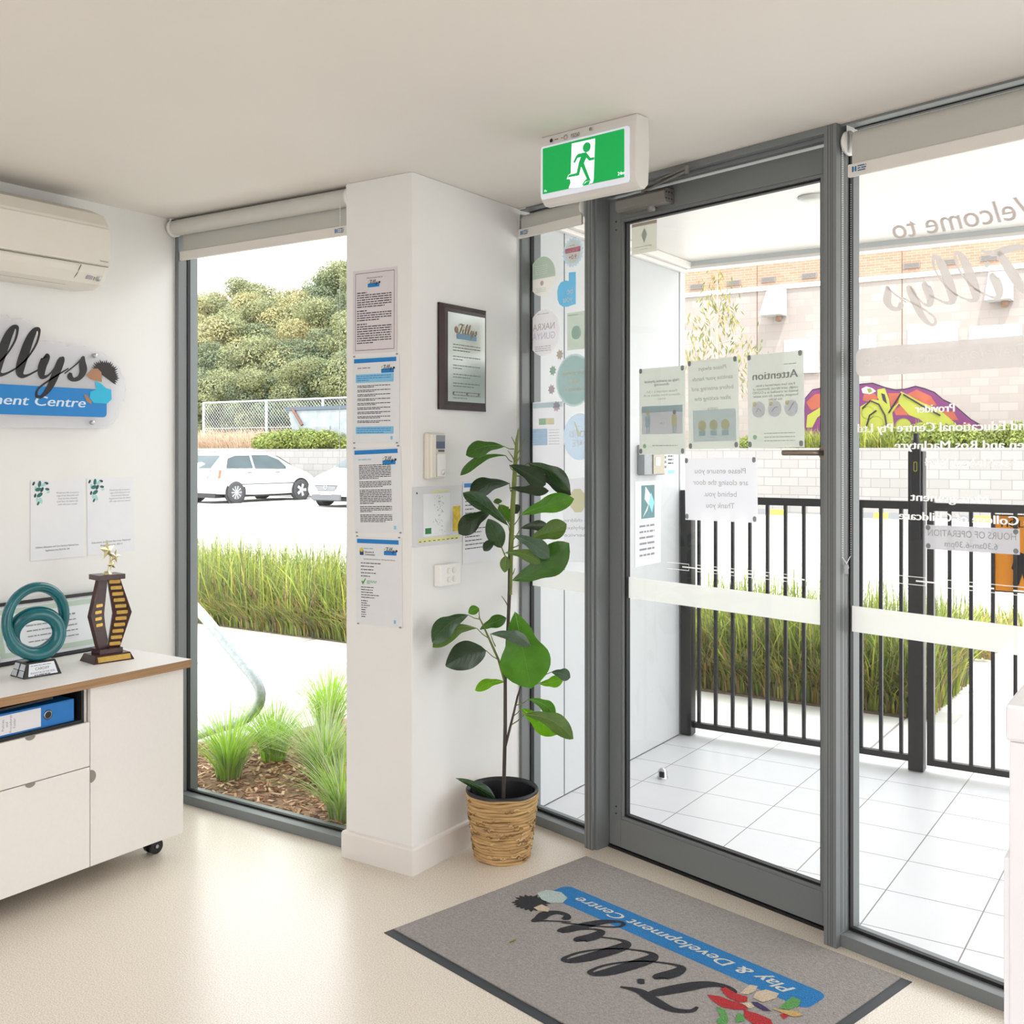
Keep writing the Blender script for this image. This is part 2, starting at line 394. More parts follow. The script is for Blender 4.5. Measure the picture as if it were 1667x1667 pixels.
for q in (2.745, 2.752, 2.768): dbox(mb, S2b - .01, S2b + .0006, q, q + .0012, 0.04, H - .05, RUB)
struct(mb, 'trim_2', bevel=0.0015)
mb = MB(); dbox(mb, S1b, S2a, NF, 2.846, H - .022, H, ALU); dbox(mb, S1b, S2a, 2.75, 2.78, H - .034, H - .022, ALU); struct(mb, 'trim_3', bevel=0.0015)
mb = MB(); dbox(mb, S1b, S2a, 2.795, 2.85, 0, .009, RUB); struct(mb, 'added_threshold')  # black strip added to block the light showing under the door
# door leaf
d1 = empty('door_1', D(-2.70, 2.82, 0), kind='structure')
dl, dr, zb, zt = -2.706, -1.742, 0.012, H - .036
gl, gr, gb, gt = -2.636, -1.826, 0.128, 2.276
mb = MB()
dbox(mb, dl, gl - .014, 2.80, 2.843, zb, zt, ALU); dbox(mb, gr + .014, dr, 2.80, 2.843, zb, zt, ALU)
mb.build('door_stile', d1, bevel=0.0012)
mb = MB(); dbox(mb, gl - .014, gr + .014, 2.80, 2.843, zb, gb - .014, ALU); mb.build('bottom_rail', d1, bevel=0.0012)
mb = MB(); dbox(mb, gl - .014, gr + .014, 2.80, 2.843, gt + .014, zt, ALU); mb.build('top_rail', d1, bevel=0.0012)
mb = MB()
for r in ((gl - .014, gr + .014, gb - .014, gb - .004), (gl - .014, gr + .014, gt + .004, gt + .014), (gl - .014, gl - .004, gb - .004, gt + .004), (gr + .004, gr + .014, gb - .004, gt + .004)): dbox(mb, r[0], r[1], 2.803, 2.84, r[2], r[3], ALU)
mb.build('glazing_bead', d1, bevel=0.001)
mb = MB()
for r in ((gl - .004, gr + .004, gb - .004, gb + .004), (gl - .004, gr + .004, gt - .003, gt + .004), (gl - .004, gl + .003, gb, gt), (gr - .003, gr + .004, gb, gt)): dbox(mb, r[0], r[1], 2.812, 2.832, r[2], r[3], RUB)
mb.build('glazing_gasket', d1)
mb = MB(); mb.poly([D(gl, 2.822, gb), D(gr, 2.822, gb), D(gr, 2.822, gt), D(gl, 2.822, gt)], GLASS); mb.build('door_pane', d1)
mb = MB()
for (s_, z_) in ((-2.672, 0.13), (-2.672, 2.285), (-1.797, .115), (-2.672, .155), (-1.797, 2.30), (-1.797, 2.265), (-2.672, 2.255)):
    mb.lathe([(0.0001, 0), (.003, 0), (.003, .002), (.0001, .002)], (0, 0, 0), BLACK, 10, frame(D(s_, 2.80, z_), EU, UP))
mb.build('screw', d1)
# lever handle seen through the glass
mb = MB(); hz = 1.444
mb.tube([D(-1.80, 2.80, hz), D(-1.80, 2.765, hz), D(-1.815, 2.758, hz), D(-1.925, 2.758, hz)], 0.0085, mat('bronze_handle', '#8f857a', .35, metal=.8), 12)
mb.tube([D(-1.80, 2.803, hz), D(-1.80, 2.795, hz)], .024, _m['bronze_handle'], 20)
mb.build('door_handle', d1)
# ---------------- outside shell: porch, paving, car park, walls ----------------
def tile_material():
    m = mat('porch_tiles', '#d0d0d2', 0.35, var=0.015, scale=5)
    n, l, b = nodes_of(m)
    co = n.new('ShaderNodeTexCoord'); sp = n.new('ShaderNodeSeparateXYZ'); l.new(co.outputs['Object'], sp.inputs[0])
    def joint(sock, off):
        a = n.new('ShaderNodeMath'); a.operation = 'ADD'; a.inputs[1].default_value = off; l.new(sock, a.inputs[0])
        d = n.new('ShaderNodeMath'); d.operation = 'DIVIDE'; d.inputs[1].default_value = 0.2985; l.new(a.outputs[0], d.inputs[0])
        f = n.new('ShaderNodeMath'); f.operation = 'FRACT'; l.new(d.outputs[0], f.inputs[0])
        g = n.new('ShaderNodeMath'); g.operation = 'LESS_THAN'; g.inputs[1].default_value = 0.014; l.new(f.outputs[0], g.inputs[0]); return g.outputs[0]
    mx_ = n.new('ShaderNodeMath'); mx_.operation = 'MAXIMUM'
    l.new(joint(sp.outputs['X'], 0.906 + 2.985), mx_.inputs[0]); l.new(joint(sp.outputs['Y'], -3.302 + 2.985 * 2), mx_.inputs[1])
    mx = n.new('ShaderNodeMix'); mx.data_type = 'RGBA'; l.new(mx_.outputs[0], mx.inputs[0])
    src = b.inputs['Base Color'].links[0].from_socket; l.new(src, mx.inputs[6]); mx.inputs[7].default_value = (*srgb('#6f6a65'), 1)
    l.new(mx.outputs[2], b.inputs['Base Color']); return m
CONC = mat('pale_concrete', '#cfccc6', 0.85, var=0.05, scale=1.5, bump=0.05)
PATHM = mat('path_concrete', '#d2cfca', 0.85, var=0.03, scale=3, bump=0.05)
def gbox(name, x0, x1, y0, y1, z0, z1, m, **k):
    mb = MB(); mb.box(x0, x1, y0, y1, z0, z1, m); return struct(mb, name, **k)
mb = MB(); q0 = D(-3.15, 2.83, 0); q1 = D(3.2, 2.83, 0)
mb.prism([Vector((XP, q0.y, -.004)), Vector((q1.x, q1.y, -.004)), Vector((3.2, 5.2, -.004)), Vector((XP, 5.2, -.004))], (0, 0, -.08), tile_material())
struct(mb, 'porch_floor')
mb = MB(); mb.prism([Vector((XP - .35, 3.55, 2.42)), Vector((XP, q0.y, 2.42)), Vector((q1.x, q1.y, 2.42)), Vector((3.4, 5.08, 2.42)), Vector((XP - .35, 5.08, 2.42))], (0, 0, .2), TRIMW); struct(mb, 'porch_ceiling')
BEAM = mat('pale_grey_beam', '#cdd1d0', 0.5)
mb = MB(); mb.box(XP - .35, 3.4, 5.02, 5.09, 2.396, 2.42, BEAM); mb.box(XP - .35, 3.4, 5.015, 5.10, 2.382, 2.397, TRIMW); struct(mb, 'porch_beam')
mb = MB(); mb.box(XP - .0, XP + .055, 3.55, 5.03, 2.385, 2.42, TRIMW); mb.box(XP, XP + .03, 3.55, 5.03, 2.365, 2.385, TRIMW); struct(mb, 'porch_cornice', bevel=.006)
mb = MB(); mb.box(-2.585, XP, 3.58, 5.06, 0, 2.42, CLAD)
JN = mat('panel_joint', '#4b5054', 0.7)
for yj in (3.838, 4.99): mb.box(XP, XP + .0012, yj - .0025, yj + .0025, 0, 2.37, JN)
mb.box(XP, XP + .002, 5.0, 5.055, 0, 2.37, mat('corner_flashing', '#d9dcdf', .5))
struct(mb, 'wall_porch')
mb = MB(); mb.lathe([(.0001, 0), (.045, 0), (.05, .005), (.062, .007), (.062, .012)], (-1.27, 4.0, 2.407), mat('downlight_trim', '#d8d6d0', .4), 32)
tag(mb.build('recessed_downlight'), 'round white recessed downlight in the porch ceiling outside the door', 'light')
# paving and car park
mb = MB(); mb.box(-60, 40, 5.2, 5.98, -.10, -.006, PATHM); mb.box(-60, XP - .02, 3.6, 5.2, -.10, -.006, PATHM)
JM = mat('paving_joint', '#8f8a84', .9)
for xx in (-9.0, -7.4, -5.8, -3.0, -1.4): mb.box(xx - .006, xx + .006, 3.6 if xx < -2.4 else 5.2, 5.98, -.02, -.0052, JM)
mb.box(-60, XP - .3, 4.86, 4.87, -.02, -.0052, JM)
mb.box(-1.15, 3.4, 5.98, 12.0, -.10, -.006, PATHM); struct(mb, 'paving')
gbox('car_park', -90, 60, 5.9, 24.6, -.3, -.03, CONC)
gbox('ground', -120, 60, -20, 24.6, -.6, -.12, CONC)
def block_material(name, c1, c2, cm, bw, bh, mortar=0.012, bump=0.2):
    m = mat(name, c1, 0.85, var=0.01); n, l, b = nodes_of(m)
    co = n.new('ShaderNodeTexCoord'); mp = n.new('ShaderNodeMapping'); mp.inputs['Rotation'].default_value = (math.pi / 2, 0, 0)
    l.new(co.outputs['Object'], mp.inputs[0]); br = n.new('ShaderNodeTexBrick')
    br.inputs['Color1'].default_value = (*srgb(c1), 1); br.inputs['Color2'].default_value = (*srgb(c2), 1); br.inputs['Mortar'].default_value = (*srgb(cm), 1)
    br.inputs['Scale'].default_value = 1; br.inputs['Mortar Size'].default_value = mortar; br.inputs['Brick Width'].default_value = bw; br.inputs['Row Height'].default_value = bh
    br.inputs['Bias'].default_value = -.2
    l.new(mp.outputs[0], br.inputs['Vector']); l.new(br.outputs['Color'], b.inputs['Base Color']); return m
RET = block_material('grey_concrete_block', '#8b8886', '#83807e', '#716e6c', .42, .21, .008)
gbox('retaining_wall', -90, 60, 24.6, 24.85, -.2, 1.53, RET)
SOIL = mat('garden_soil', '#8f8a6a', .95, var=.25, scale=2)
gbox('terrace_ground', -120, 60, 24.85, 36, .6, 1.5, SOIL)
gbox('road', -120, -16, 26.0, 28.3, 1.4, 1.56, CONC)
mb = MB(); N = 20
for i in range(N):
    for j in range(6):
        def hp(i, j):
            x = -140 + i * 9; y = 36 + j * 14; return (x, y, 1.4 + max(0, j) * 1.7 + 1.5 * math.sin(i * .7 + j))
        mb.add([hp(i, j), hp(i + 1, j), hp(i + 1, j + 1), hp(i, j + 1)], [[0, 1, 2, 3]], mat('hill_scrub', '#5f6a45', .95, var=.3, scale=.4))
struct(mb, 'hillside')
# building beyond the car park
BR = block_material('orange_brick', '#8f6f58', '#9b7d68', '#968c86', .22, .066, .006)
BK = block_material('pinkish_block', '#8f8580', '#9a918c', '#8a8480', .42, .20, .012)
mb = MB(); YB = 27.0
mb.box(-15, 14, YB, 33, 1.4, 5.70, BK); mb.box(-15, 14, YB - .06, 33, 5.70, 5.82, TRIMW); mb.box(-15, 14, YB, 33, 5.82, 8.2, BR)
JX = mat('movement_joint', '#6a5648', .9)
for u_ in (1232, 1468): x = ony(u_, 440, YB).x; mb.box(x - .012, x + .012, YB - .004, YB, 1.5, 8.2, JX)
struct(mb, 'wall_opposite')
VENT = mat('vent_grey', '#7a7470', .7)
first = None
for (u_, v_) in ((1134, 467), (1193.5, 461), (1250.5, 455.5), (1317, 449), (1483.5, 432.5), (1543, 427), (1610, 420)):
    p = ony(u_, v_, YB)
    if first is None:
        mb = MB(); mb.box(-.2, .2, -.03, .0, -.07, .07, VENT)
        for k in range(4): mb.box(-.17, .17, -.045, -.03, -.055 + k * .033, -.04 + k * .033, VENT)
        first = mb.build('air_vent'); o = first; o.location = (p.x, YB, p.z)
    else: o = first.copy(); COL.objects.link(o); o.location = (p.x, YB, p.z)
    tag(o, 'small grey vent in the orange brick band across the car park', 'vent', 'vents in the brick band')
WPAN = mat('white_louvre_window', '#f2f2f0', .5)
ff = None
for (u0, u1, v0, v1) in ((1277, 1332, 548, 602), (1397, 1426, 540, 566), (1478, 1559, 529, 561), (1578, 1664, 525, 552)):
    a_ = ony(u0, v0, YB); b_ = ony(u1, v1, YB)
    mb = MB(); X0, X1, Z0, Z1 = a_.x, b_.x, min(a_.z, b_.z) - .02, max(a_.z, b_.z) - .1
    mb.box(X0, X1, YB - .05, YB + .02, Z0, Z1, WPAN); o = mb.build('high_window', origin=((X0 + X1) / 2, YB, (Z0 + Z1) / 2))
    tag(o, {1277: 'wide white window low in the block wall just left of the door edge', 1397: 'narrow white window strip at the left edge of the entrance front', 1478: 'white strip window in the block wall below the lettering loop', 1578: 'widest white strip window at the right of the block wall'}[u0], 'window', 'white windows in the block wall')
    ms = MB(); ms.box(X0 - .05, X1 + .05, YB - .09, YB - .04, Z0 - .05, Z0, TRIMW); s_ = ms.build('sill', o)
for (u_, v_, lb) in ((1264, 492, 'white sheet metal hood on the block wall, seen through the door'), (1629, 465, 'white sheet metal hood on the block wall, seen through the right pane')):
    p = ony(u_, v_, YB); HM = mat('hood_metal', '#b9b9bc', .5)
    mb = MB(); w = .27
    mb.prism([Vector((p.x - w, YB, p.z + .35)), Vector((p.x - w, YB, p.z - .38)), Vector((p.x - w, YB - .55, p.z - .38)), Vector((p.x - w, YB - .5, p.z - .30))], (2 * w, 0, 0), HM)
    o = mb.build('vent_hood'); tag(o, lb, 'hood', 'hoods on the block wall')
    m2 = MB(); m2.tube([(p.x + .1, YB - .1, p.z - .38), (p.x + .1, YB - .15, p.z - .5)], .08, mat('pipe_brown', '#8a6f5d', .6)); m2.build('pipe', o)
# mural painted on the block wall, left part hidden behind notices
def mural():
    fr = frame((0, YB - .012, 0), (1, 0, 0), (0, 0, 1))
    PU = mat('mural_purple', '#5c2450', .8, var=.15, scale=3); OR = mat('mural_orange', '#8a4330', .8, var=.2, scale=3)
    YG = mat('mural_lime', '#878a30', .8, var=.08, scale=4); DK = mat('mural_dark', '#23162c', .8); WH = mat('mural_white', '#9a9a9e', .8); GR = mat('mural_olive', '#666f24', .8, var=.1)
    mb = MB()
    def reg(pts, m, z): flat(mb, fr, [(ony(u, v, YB - .012).x, ony(u, v, YB - .012).z) for u, v in pts], m, z)
    ridge = [(1308, 690), (1310, 650), (1322, 636), (1342, 632), (1360, 640), (1380, 630), (1399, 627), (1420, 625), (1440, 632), (1456, 636), (1472, 635), (1490, 630), (1505, 634), (1521, 640), (1535, 652), (1552, 660), (1566, 672), (1580, 684), (1597, 694), (1597, 712), (1308, 712)]
    reg([(u, v - 2.2) for u, v in ridge[1:-2]] + [(1600, 696), (1600, 712), (1306, 712)], DK, .001); reg(ridge, PU, .003)
    for pts in ([(1312, 655), (1326, 642), (1342, 640), (1352, 650), (1340, 662), (1320, 668)], [(1406, 640), (1418, 636), (1430, 648), (1420, 655), (1404, 652)], [(1445, 640), (1470, 640), (1466, 655), (1450, 662)], [(1470, 645), (1492, 634), (1515, 645), (1525, 660), (1500, 662), (1480, 655)], [(1455, 668), (1470, 657), (1490, 668), (1480, 676), (1458, 676)], [(1530, 668), (1552, 670), (1560, 684), (1545, 684)], [(1566, 690), (1578, 688), (1588, 704), (1574, 704)], [(1345, 690), (1362, 676), (1380, 690), (1360, 700)]): reg(pts, OR, .005)
    reg([(1400, 662), (1420, 650), (1432, 652), (1446, 668), (1462, 656), (1466, 637), (1472, 640), (1500, 655), (1522, 664), (1535, 672), (1556, 690), (1572, 712), (1524, 712), (1512, 695), (1496, 682), (1480, 676), (1463, 657), (1452, 672), (1456, 700), (1460, 712), (1400, 712)], YG, .007)
    reg([(1428, 634), (1440, 632), (1447, 650), (1450, 670), (1436, 662), (1428, 646)], YG, .009); reg([(1434, 640), (1440, 642), (1444, 658), (1437, 652)], DK, .011)
    reg([(1314, 676), (1340, 660), (1346, 668), (1330, 680), (1322, 696), (1312, 696)], YG, .009)
    reg([(1402, 633), (1410, 629), (1420, 632), (1426, 637), (1416, 642), (1404, 640)], WH, .011); reg([(1411, 633), (1417, 632), (1420, 637), (1414, 640)], GR, .013)
    for c in ((1412, 672, 10), (1425, 690, 12), (1470, 694, 12), (1498, 700, 12), (1440, 700, 9)):
        p = ony(c[0], c[1], YB - .012); r = c[2] * .0165; flat(mb, fr, circle(p.x, p.z, r, 20), GR, .0085); flat(mb, fr, circle(p.x + .01, p.z, r * .88, 20), YG, .0095)
    for ln in ([(1403, 665), (1416, 652), (1430, 658), (1440, 676), (1444, 700)], [(1408, 700), (1415, 676), (1426, 668)], [(1470, 642), (1500, 660), (1530, 676)], [(1446, 672), (1466, 640)]):
        mb.tube([ony(u, v, YB - .035) for u, v in ln], .018, DK, 6)
    tag(mb.build('wall_mural'), 'purple, orange and lime mural of jagged hills painted on the block wall', 'mural')
mural()
# ---------------- sideboard and what stands on it ----------------
LAM = mat('white_laminate', '#eae6e2', 0.36, var=0.012, scale=90)
PLY = mat('birch_ply_edge', '#a07c58', 0.6, var=0.28, scale=6, stretch=(1, 1, 90))
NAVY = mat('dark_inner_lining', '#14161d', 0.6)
NICK = mat('satin_nickel', '#8f8a80', 0.4, metal=.2)
XF = -3.09
sb = empty('sideboard', (-3.33, 1.93, 0), 'white laminate sideboard on castors with plywood edged top against the left wall', 'cabinet')
mb = MB(); mb.box(-3.565, -3.065, 1.33, 2.532, .6715, .70, PLY); mb.box(-3.5648, -3.0652, 1.3302, 2.5318, .70, .7012, LAM); mb.build('top', sb, bevel=.0012)
mb = MB(); mb.box(-3.56, -3.108, 2.500, 2.516, .077, .6715, LAM); mb.box(-3.56, -3.108, 1.345, 1.361, .077, .6715, LAM); mb.box(-3.56, -3.108, 1.361, 2.5, .077, .093, LAM)
mb.box(-3.56, -3.545, 1.361, 2.5, .093, .6715, LAM); mb.box(-3.545, -3.108, 2.122, 2.137, .093, .6715, LAM); mb.box(-3.545, -3.108, 1.70, 1.715, .093, .6715, LAM)
mb.build('carcass', sb)
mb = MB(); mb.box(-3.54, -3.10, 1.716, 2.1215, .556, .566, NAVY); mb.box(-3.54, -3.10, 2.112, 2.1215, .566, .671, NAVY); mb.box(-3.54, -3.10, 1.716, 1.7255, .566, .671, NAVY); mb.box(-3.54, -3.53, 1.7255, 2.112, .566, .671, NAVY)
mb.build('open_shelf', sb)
def tab(y, z, horiz, parent):
    mb = MB(); r = .0165 if horiz else .021; pts = []
    if horiz:
        for i in range(13): a = math.pi * i / 12; pts.append(Vector((XF - .001 + .0, y + r * math.cos(a), z - r * .72 * math.sin(a))))
    else:
        for i in range(13): a = -math.pi / 2 + math.pi * i / 12; pts.append(Vector((XF - .001, y + r * .9 * math.cos(a), z + r * math.sin(a))))
    mb.prism(pts[::-1], (.004, 0, 0), NICK)
    mb.build('handle', parent, bevel=.0008)
mb = MB(); mb.box(-3.108, XF, 2.139, 2.516, .077, .669, LAM); dr_ = mb.build('door', sb, bevel=.001); tab(2.139, .375, False, dr_)
mb = MB(); mb.box(-3.108, XF, 1.345, 1.697, .077, .669, LAM); mb.build('door', sb, bevel=.001)
mb = MB(); mb.box(-3.108, XF, 1.70, 2.136, .410, .555, LAM); q = mb.build('drawer', sb, bevel=.001); tab(1.925, .555, True, q)
mb = MB(); mb.box(-3.108, XF, 1.70, 2.136, .077, .407, LAM); q = mb.build('drawer', sb, bevel=.001); tab(1.925, .407, True, q)
for (cx_, cy_) in ((-3.19, 2.455), (-3.50, 2.455), (-3.19, 1.80), (-3.50, 1.42)):
    mb = MB(); mb.box(cx_ - .02, cx_ + .02, cy_ - .02, cy_ + .02, .058, .077, BLACK)
    for dx in (-.014, .014): mb.tube([(cx_ + dx - .007, cy_ + .008, .027), (cx_ + dx + .007, cy_ + .008, .027)], .027, BLACK, 20)
    mb.tube([(cx_ - .024, cy_ + .008, .027), (cx_ + .024, cy_ + .008, .027)], .007, CHROME, 8); mb.build('castor', sb)
# lever arch file on its side
FB = mat('file_blue', '#1276c4', .45, var=.03)
lf = empty('lever_arch_file', (-3.25, 1.94, .567), 'blue lever arch file lying on its side in the open sideboard shelf', 'file')
mb = MB(); z0 = .5665; mb.box(-3.40, -3.112, 1.775, 2.093, z0, z0 + .003, FB); mb.box(-3.40, -3.112, 1.775, 2.093, z0 + .069, z0 + .072, FB); mb.box(-3.115, -3.112, 1.775, 2.093, z0 + .003, z0 + .069, FB)
mb.build('cover', lf, bevel=.001)
mb = MB(); mb.box(-3.39, -3.13, 1.785, 2.083, z0 + .004, z0 + .045, PAPER); mb.build('paper_block', lf)
WS = frame((-3.1115, 0, 0), (0, 1, 0), (0, 0, 1))
mb = MB(); flat(mb, WS, [(1.80, z0 + .006), (1.975, z0 + .006), (1.975, z0 + .066), (1.80, z0 + .066)], PAPER)
vf = frame((-3.1115, 1.852, z0 + .036), (0, 0, 1), (0, -1, 0))
for i, t in enumerate(('Policies', 'and', 'Procedures', 'Folder')): put_text(mb, vf, t, 0, -i * .0125, .0085, GREYINK, 'c')
mb.build('spine_label', lf)
mb = MB(); rf = frame((-3.112, 2.0, z0 + .038), (0, 1, 0), (0, 0, 1))
mb.lathe([(.0115, 0), (.0155, .0015), (.0115, .002)], (0, 0, 0), CHROME, 28, rf); mb.lathe([(.0001, .0004), (.0115, .0004)], (0, 0, 0), BLACK, 28, rf); mb.build('finger_ring', lf)
cb = MB(); cb.prism([Vector((-3.13, 1.74, z0 + .074)), Vector((-3.13, 2.03, z0 + .080)), Vector((-3.40, 2.03, z0 + .080)), Vector((-3.40, 1.74, z0 + .074))], (0, 0, .008), BLACK)
cb.tube([(-3.135, 1.93, z0 + .088), (-3.135, 2.0, z0 + .092)], .004, BLACK, 8)
tag(cb.build('clipboard', bevel=.001), 'black clipboard lying on top of the blue file in the open shelf', 'clipboard')

# teal ring sculpture award
TEAL = mat('teal_glaze', '#04626a', .22, var=.22, scale=14, spec=.6)
o_ = Vector((-3.285, 2.068, .7012)); Ub = Vector((0.10, 1, 0)).normalized(); Fb = Vector((Ub.y, -Ub.x, 0))
tr_ = empty('ring_award', o_, 'teal glazed double ring award on a black base, on the sideboard', 'trophy')
def frustum(mb, o, U, N, w0, d0, w1, d1, h, m, z0=0):
    c = lambda w, d, z: [o + U * (a * w / 2) + N * (b_ * d / 2) + UP * z for a, b_ in ((-1, -1), (1, -1), (1, 1), (-1, 1))]
    lo, hi = c(w0, d0, z0), c(w1, d1, z0 + h)
    mb.add(lo + hi, [[3, 2, 1, 0], [4, 5, 6, 7], [0, 1, 5, 4], [1, 2, 6, 5], [2, 3, 7, 6], [3, 0, 4, 7]], m)
mb = MB(); frustum(mb, o_, Ub, Fb, .128, .098, .098, .07, .05, mat('black_gloss_base', '#0d0d10', .2)); mb.build('base', tr_, bevel=.001)
def slope_frame(o, U, N, w0, d0, d1, h, z0=0):
    bot = o + N * (d0 / 2) + UP * z0; top = o + N * (d1 / 2) + UP * (z0 + h); return frame(bot + N * .0006, U, top - bot)
sf = slope_frame(o_, Ub, Fb, .128, .098, .07, .05); SILV = mat('silver_plate', '#cfd2d8', .3, metal=.5)
mb = MB(); flat(mb, sf, [(-.05, .006), (.05, .006), (.042, .046), (-.042, .046)], SILV)
put_text(mb, sf, 'CARDIFF', 0, .024, .009, INK, 'c'); put_text(mb, sf, 'EDUCATOR OF THE YEAR', 0, .013, .006, INK, 'c', w=.082); rr = random.Random(3)
words(mb, sf, -.038, .038, .076, .004, GREYINK, rr); words(mb, sf, -.03, .007, .06, .004, INK, rr); mb.build('front_plate', tr_)
sf2 = slope_frame(o_, Fb * 1.0, -Ub, .098, .128, .098, .05); mb = MB()
for ax, bz in ((-.042, .004), (.002, .004), (-.040, .026), (.001, .026)): flat(mb, sf2, [(ax, bz), (ax + .036, bz), (ax + .034, bz + .02), (ax + .002, bz + .02)], SILV)
mb.build('name_plate', tr_)
mb = MB(); pts = []; n = 120; vs = []
for i in range(n):
    t = 4 * math.pi * i / n; r = .088 + .022 * math.sin(t / 2); off = .019 * math.cos(t / 2); tw = .5 + t / 4
    cz = r; c = o_ + UP * (.0505 + .022) + Ub * (r * math.sin(t) * -1) + UP * (r - r * math.cos(t)) + Fb * off
    rad = (Ub * -math.sin(t) - UP * math.cos(t)).normalized()
    for k in range(12):
        a = 2 * math.pi * k / 12; x_, y_ = .024 * math.cos(a), .017 * math.sin(a)
        vs.append(c + rad * (x_ * math.cos(tw) - y_ * math.sin(tw)) + Fb * (x_ * math.sin(tw) + y_ * math.cos(tw)))
sh = 0
fs = [[i * 12 + k, i * 12 + (k + 1) % 12, ((i + 1) % n) * 12 + ((k + 1) % 12 if i < n - 1 else (k + 1 + 6 * 1) % 12), ((i + 1) % n) * 12 + (k if i < n - 1 else (k + 6) % 12)] for i in range(n) for k in range(12)]
mb.add(vs, fs, TEAL, True); mb.build('ring', tr_)

# diamond shaped timber award
ROSE = mat('rosewood_varnish', '#3b1416', .25, var=.25, scale=30, spec=.6); GOLD = mat('gold_plate', '#d9b55f', .3, metal=.75, var=.12, scale=60); SGOLD = mat('pale_gold_metal', '#d8cfa6', .22, metal=.95)
o_ = Vector((-3.305, 2.355, .7012)); Ua = Vector((.18, .98, 0)).normalized(); Na = Vector((Ua.y, -Ua.x, 0))
tr2 = empty('diamond_award', o_, 'dark timber diamond award with gold name plates and metal stars on top', 'trophy')
mb = MB(); frustum(mb, o_, Ua, Na, .150, .115, .128, .093, .027, ROSE); frustum(mb, o_, Ua, Na, .085, .07, .085, .07, .018, ROSE, .027); mb.build('base', tr2, bevel=.0008)
mb = MB(); sf = slope_frame(o_, Ua, Na, .15, .115, .093, .027); flat(mb, sf, rrect(-.058, .005, .062, .024, .001), GOLD); mb.build('base_plate', tr2)
zb_, zm_, zt_ = .045, .166, .290; A1 = (Ua * .86 + Na * .25).normalized(); A2 = (Ua * -.80 + Na * .35).normalized(); c0 = o_ + Na * -.006
def wing(A, sgn):
    Nn = Vector((A.y, -A.x, 0)) * (1 if sgn > 0 else -1)
    if Nn.dot(Na) < 0: Nn = -Nn
    P_ = lambda a, z: c0 + A * a + UP * z - Nn * .008
    pts = [P_(.002, zb_), P_(.046, zb_), P_(.086, zm_), P_(.046, zt_), P_(.002, zt_), P_(.020, zm_)]
    mb = MB(); mb.prism(pts, Nn * .016, ROSE); return mb.build('wing', tr2, bevel=.0008), Nn
w1_, n1 = wing(A1, 1); w2_, n2 = wing(A2, -1)
for i in range(11):
    z = zb_ + .012 + i * .0222; k = 1 - abs(z - zm_) / .123; a0 = .006 + .028 * k
    fr = frame(c0 + A1 * a0 + UP * z + n1 * .0082, A1, UP); mb = MB(); mb.prism([fr @ Vector((p[0], p[1], 0)) for p in rrect(0, -.0062, .038, .0062, .003, 3)], n1 * .0012, GOLD); mb.build('name_plate', tr2)
for i in range(4):
    z = zb_ + .086 + i * .023; k = 1 - abs(z - zm_) / .123; a0 = .008 + .026 * k
    fr = frame(c0 + A2 * (a0 + .034) + UP * z + n2 * .0082, -A2, UP); mb = MB(); mb.prism([fr @ Vector((p[0], p[1], 0)) for p in rrect(0, -.0055, .032, .0055, .003, 3)], n2 * .0012, GOLD); mb.build('name_plate', tr2)
mb = MB(); frustum(mb, o_, Ua, Na, .098, .08, .098, .08, .018, ROSE, zt_); mb.build('cap', tr2, bevel=.0008)
def star(mb, c, R, m, tilt=0.0, face=None):
    N_ = (face or Na).normalized(); U_ = UP.cross(N_).normalized(); V_ = N_.cross(U_); pts = []
    for i in range(10):
        a = math.pi / 2 + tilt + math.pi * i / 5; r = R if i % 2 == 0 else R * .42; pts.append(c + U_ * (r * math.cos(a)) + V_ * (r * math.sin(a)))
    f_ = c + N_ * R * .22; b_ = c - N_ * R * .22; vs = pts + [f_, b_]
    mb.add(vs, [[i, (i + 1) % 10, 10] for i in range(10)] + [[(i + 1) % 10, i, 11] for i in range(10)], m)
mb = MB(); zt2 = zt_ + .016; mb.lathe([(.0001, 0), (.018, 0), (.017, .004), (.012, .006), (.010, .011), (.004, .013), (.0001, .013)], o_ + UP * zt2, SGOLD, 24)
mb.tube([o_ + UP * (zt2 + .01), o_ + UP * (zt2 + .03) + Ua * .006, o_ + UP * (zt2 + .06) + Ua * .012, o_ + UP * (zt2 + .085)], .0022, SGOLD, 8)
mb.build('star_stand', tr2)
for (du, dz, R, t) in ((-.002, .088, .038, .1), (.026, .064, .027, -.25), (.014, .034, .022, .3)):
    mb = MB(); star(mb, o_ + Ua * du + UP * (zt2 + dz) + Na * .006, R, SGOLD, t, Na + Ua * .35); mb.build('star', tr2)

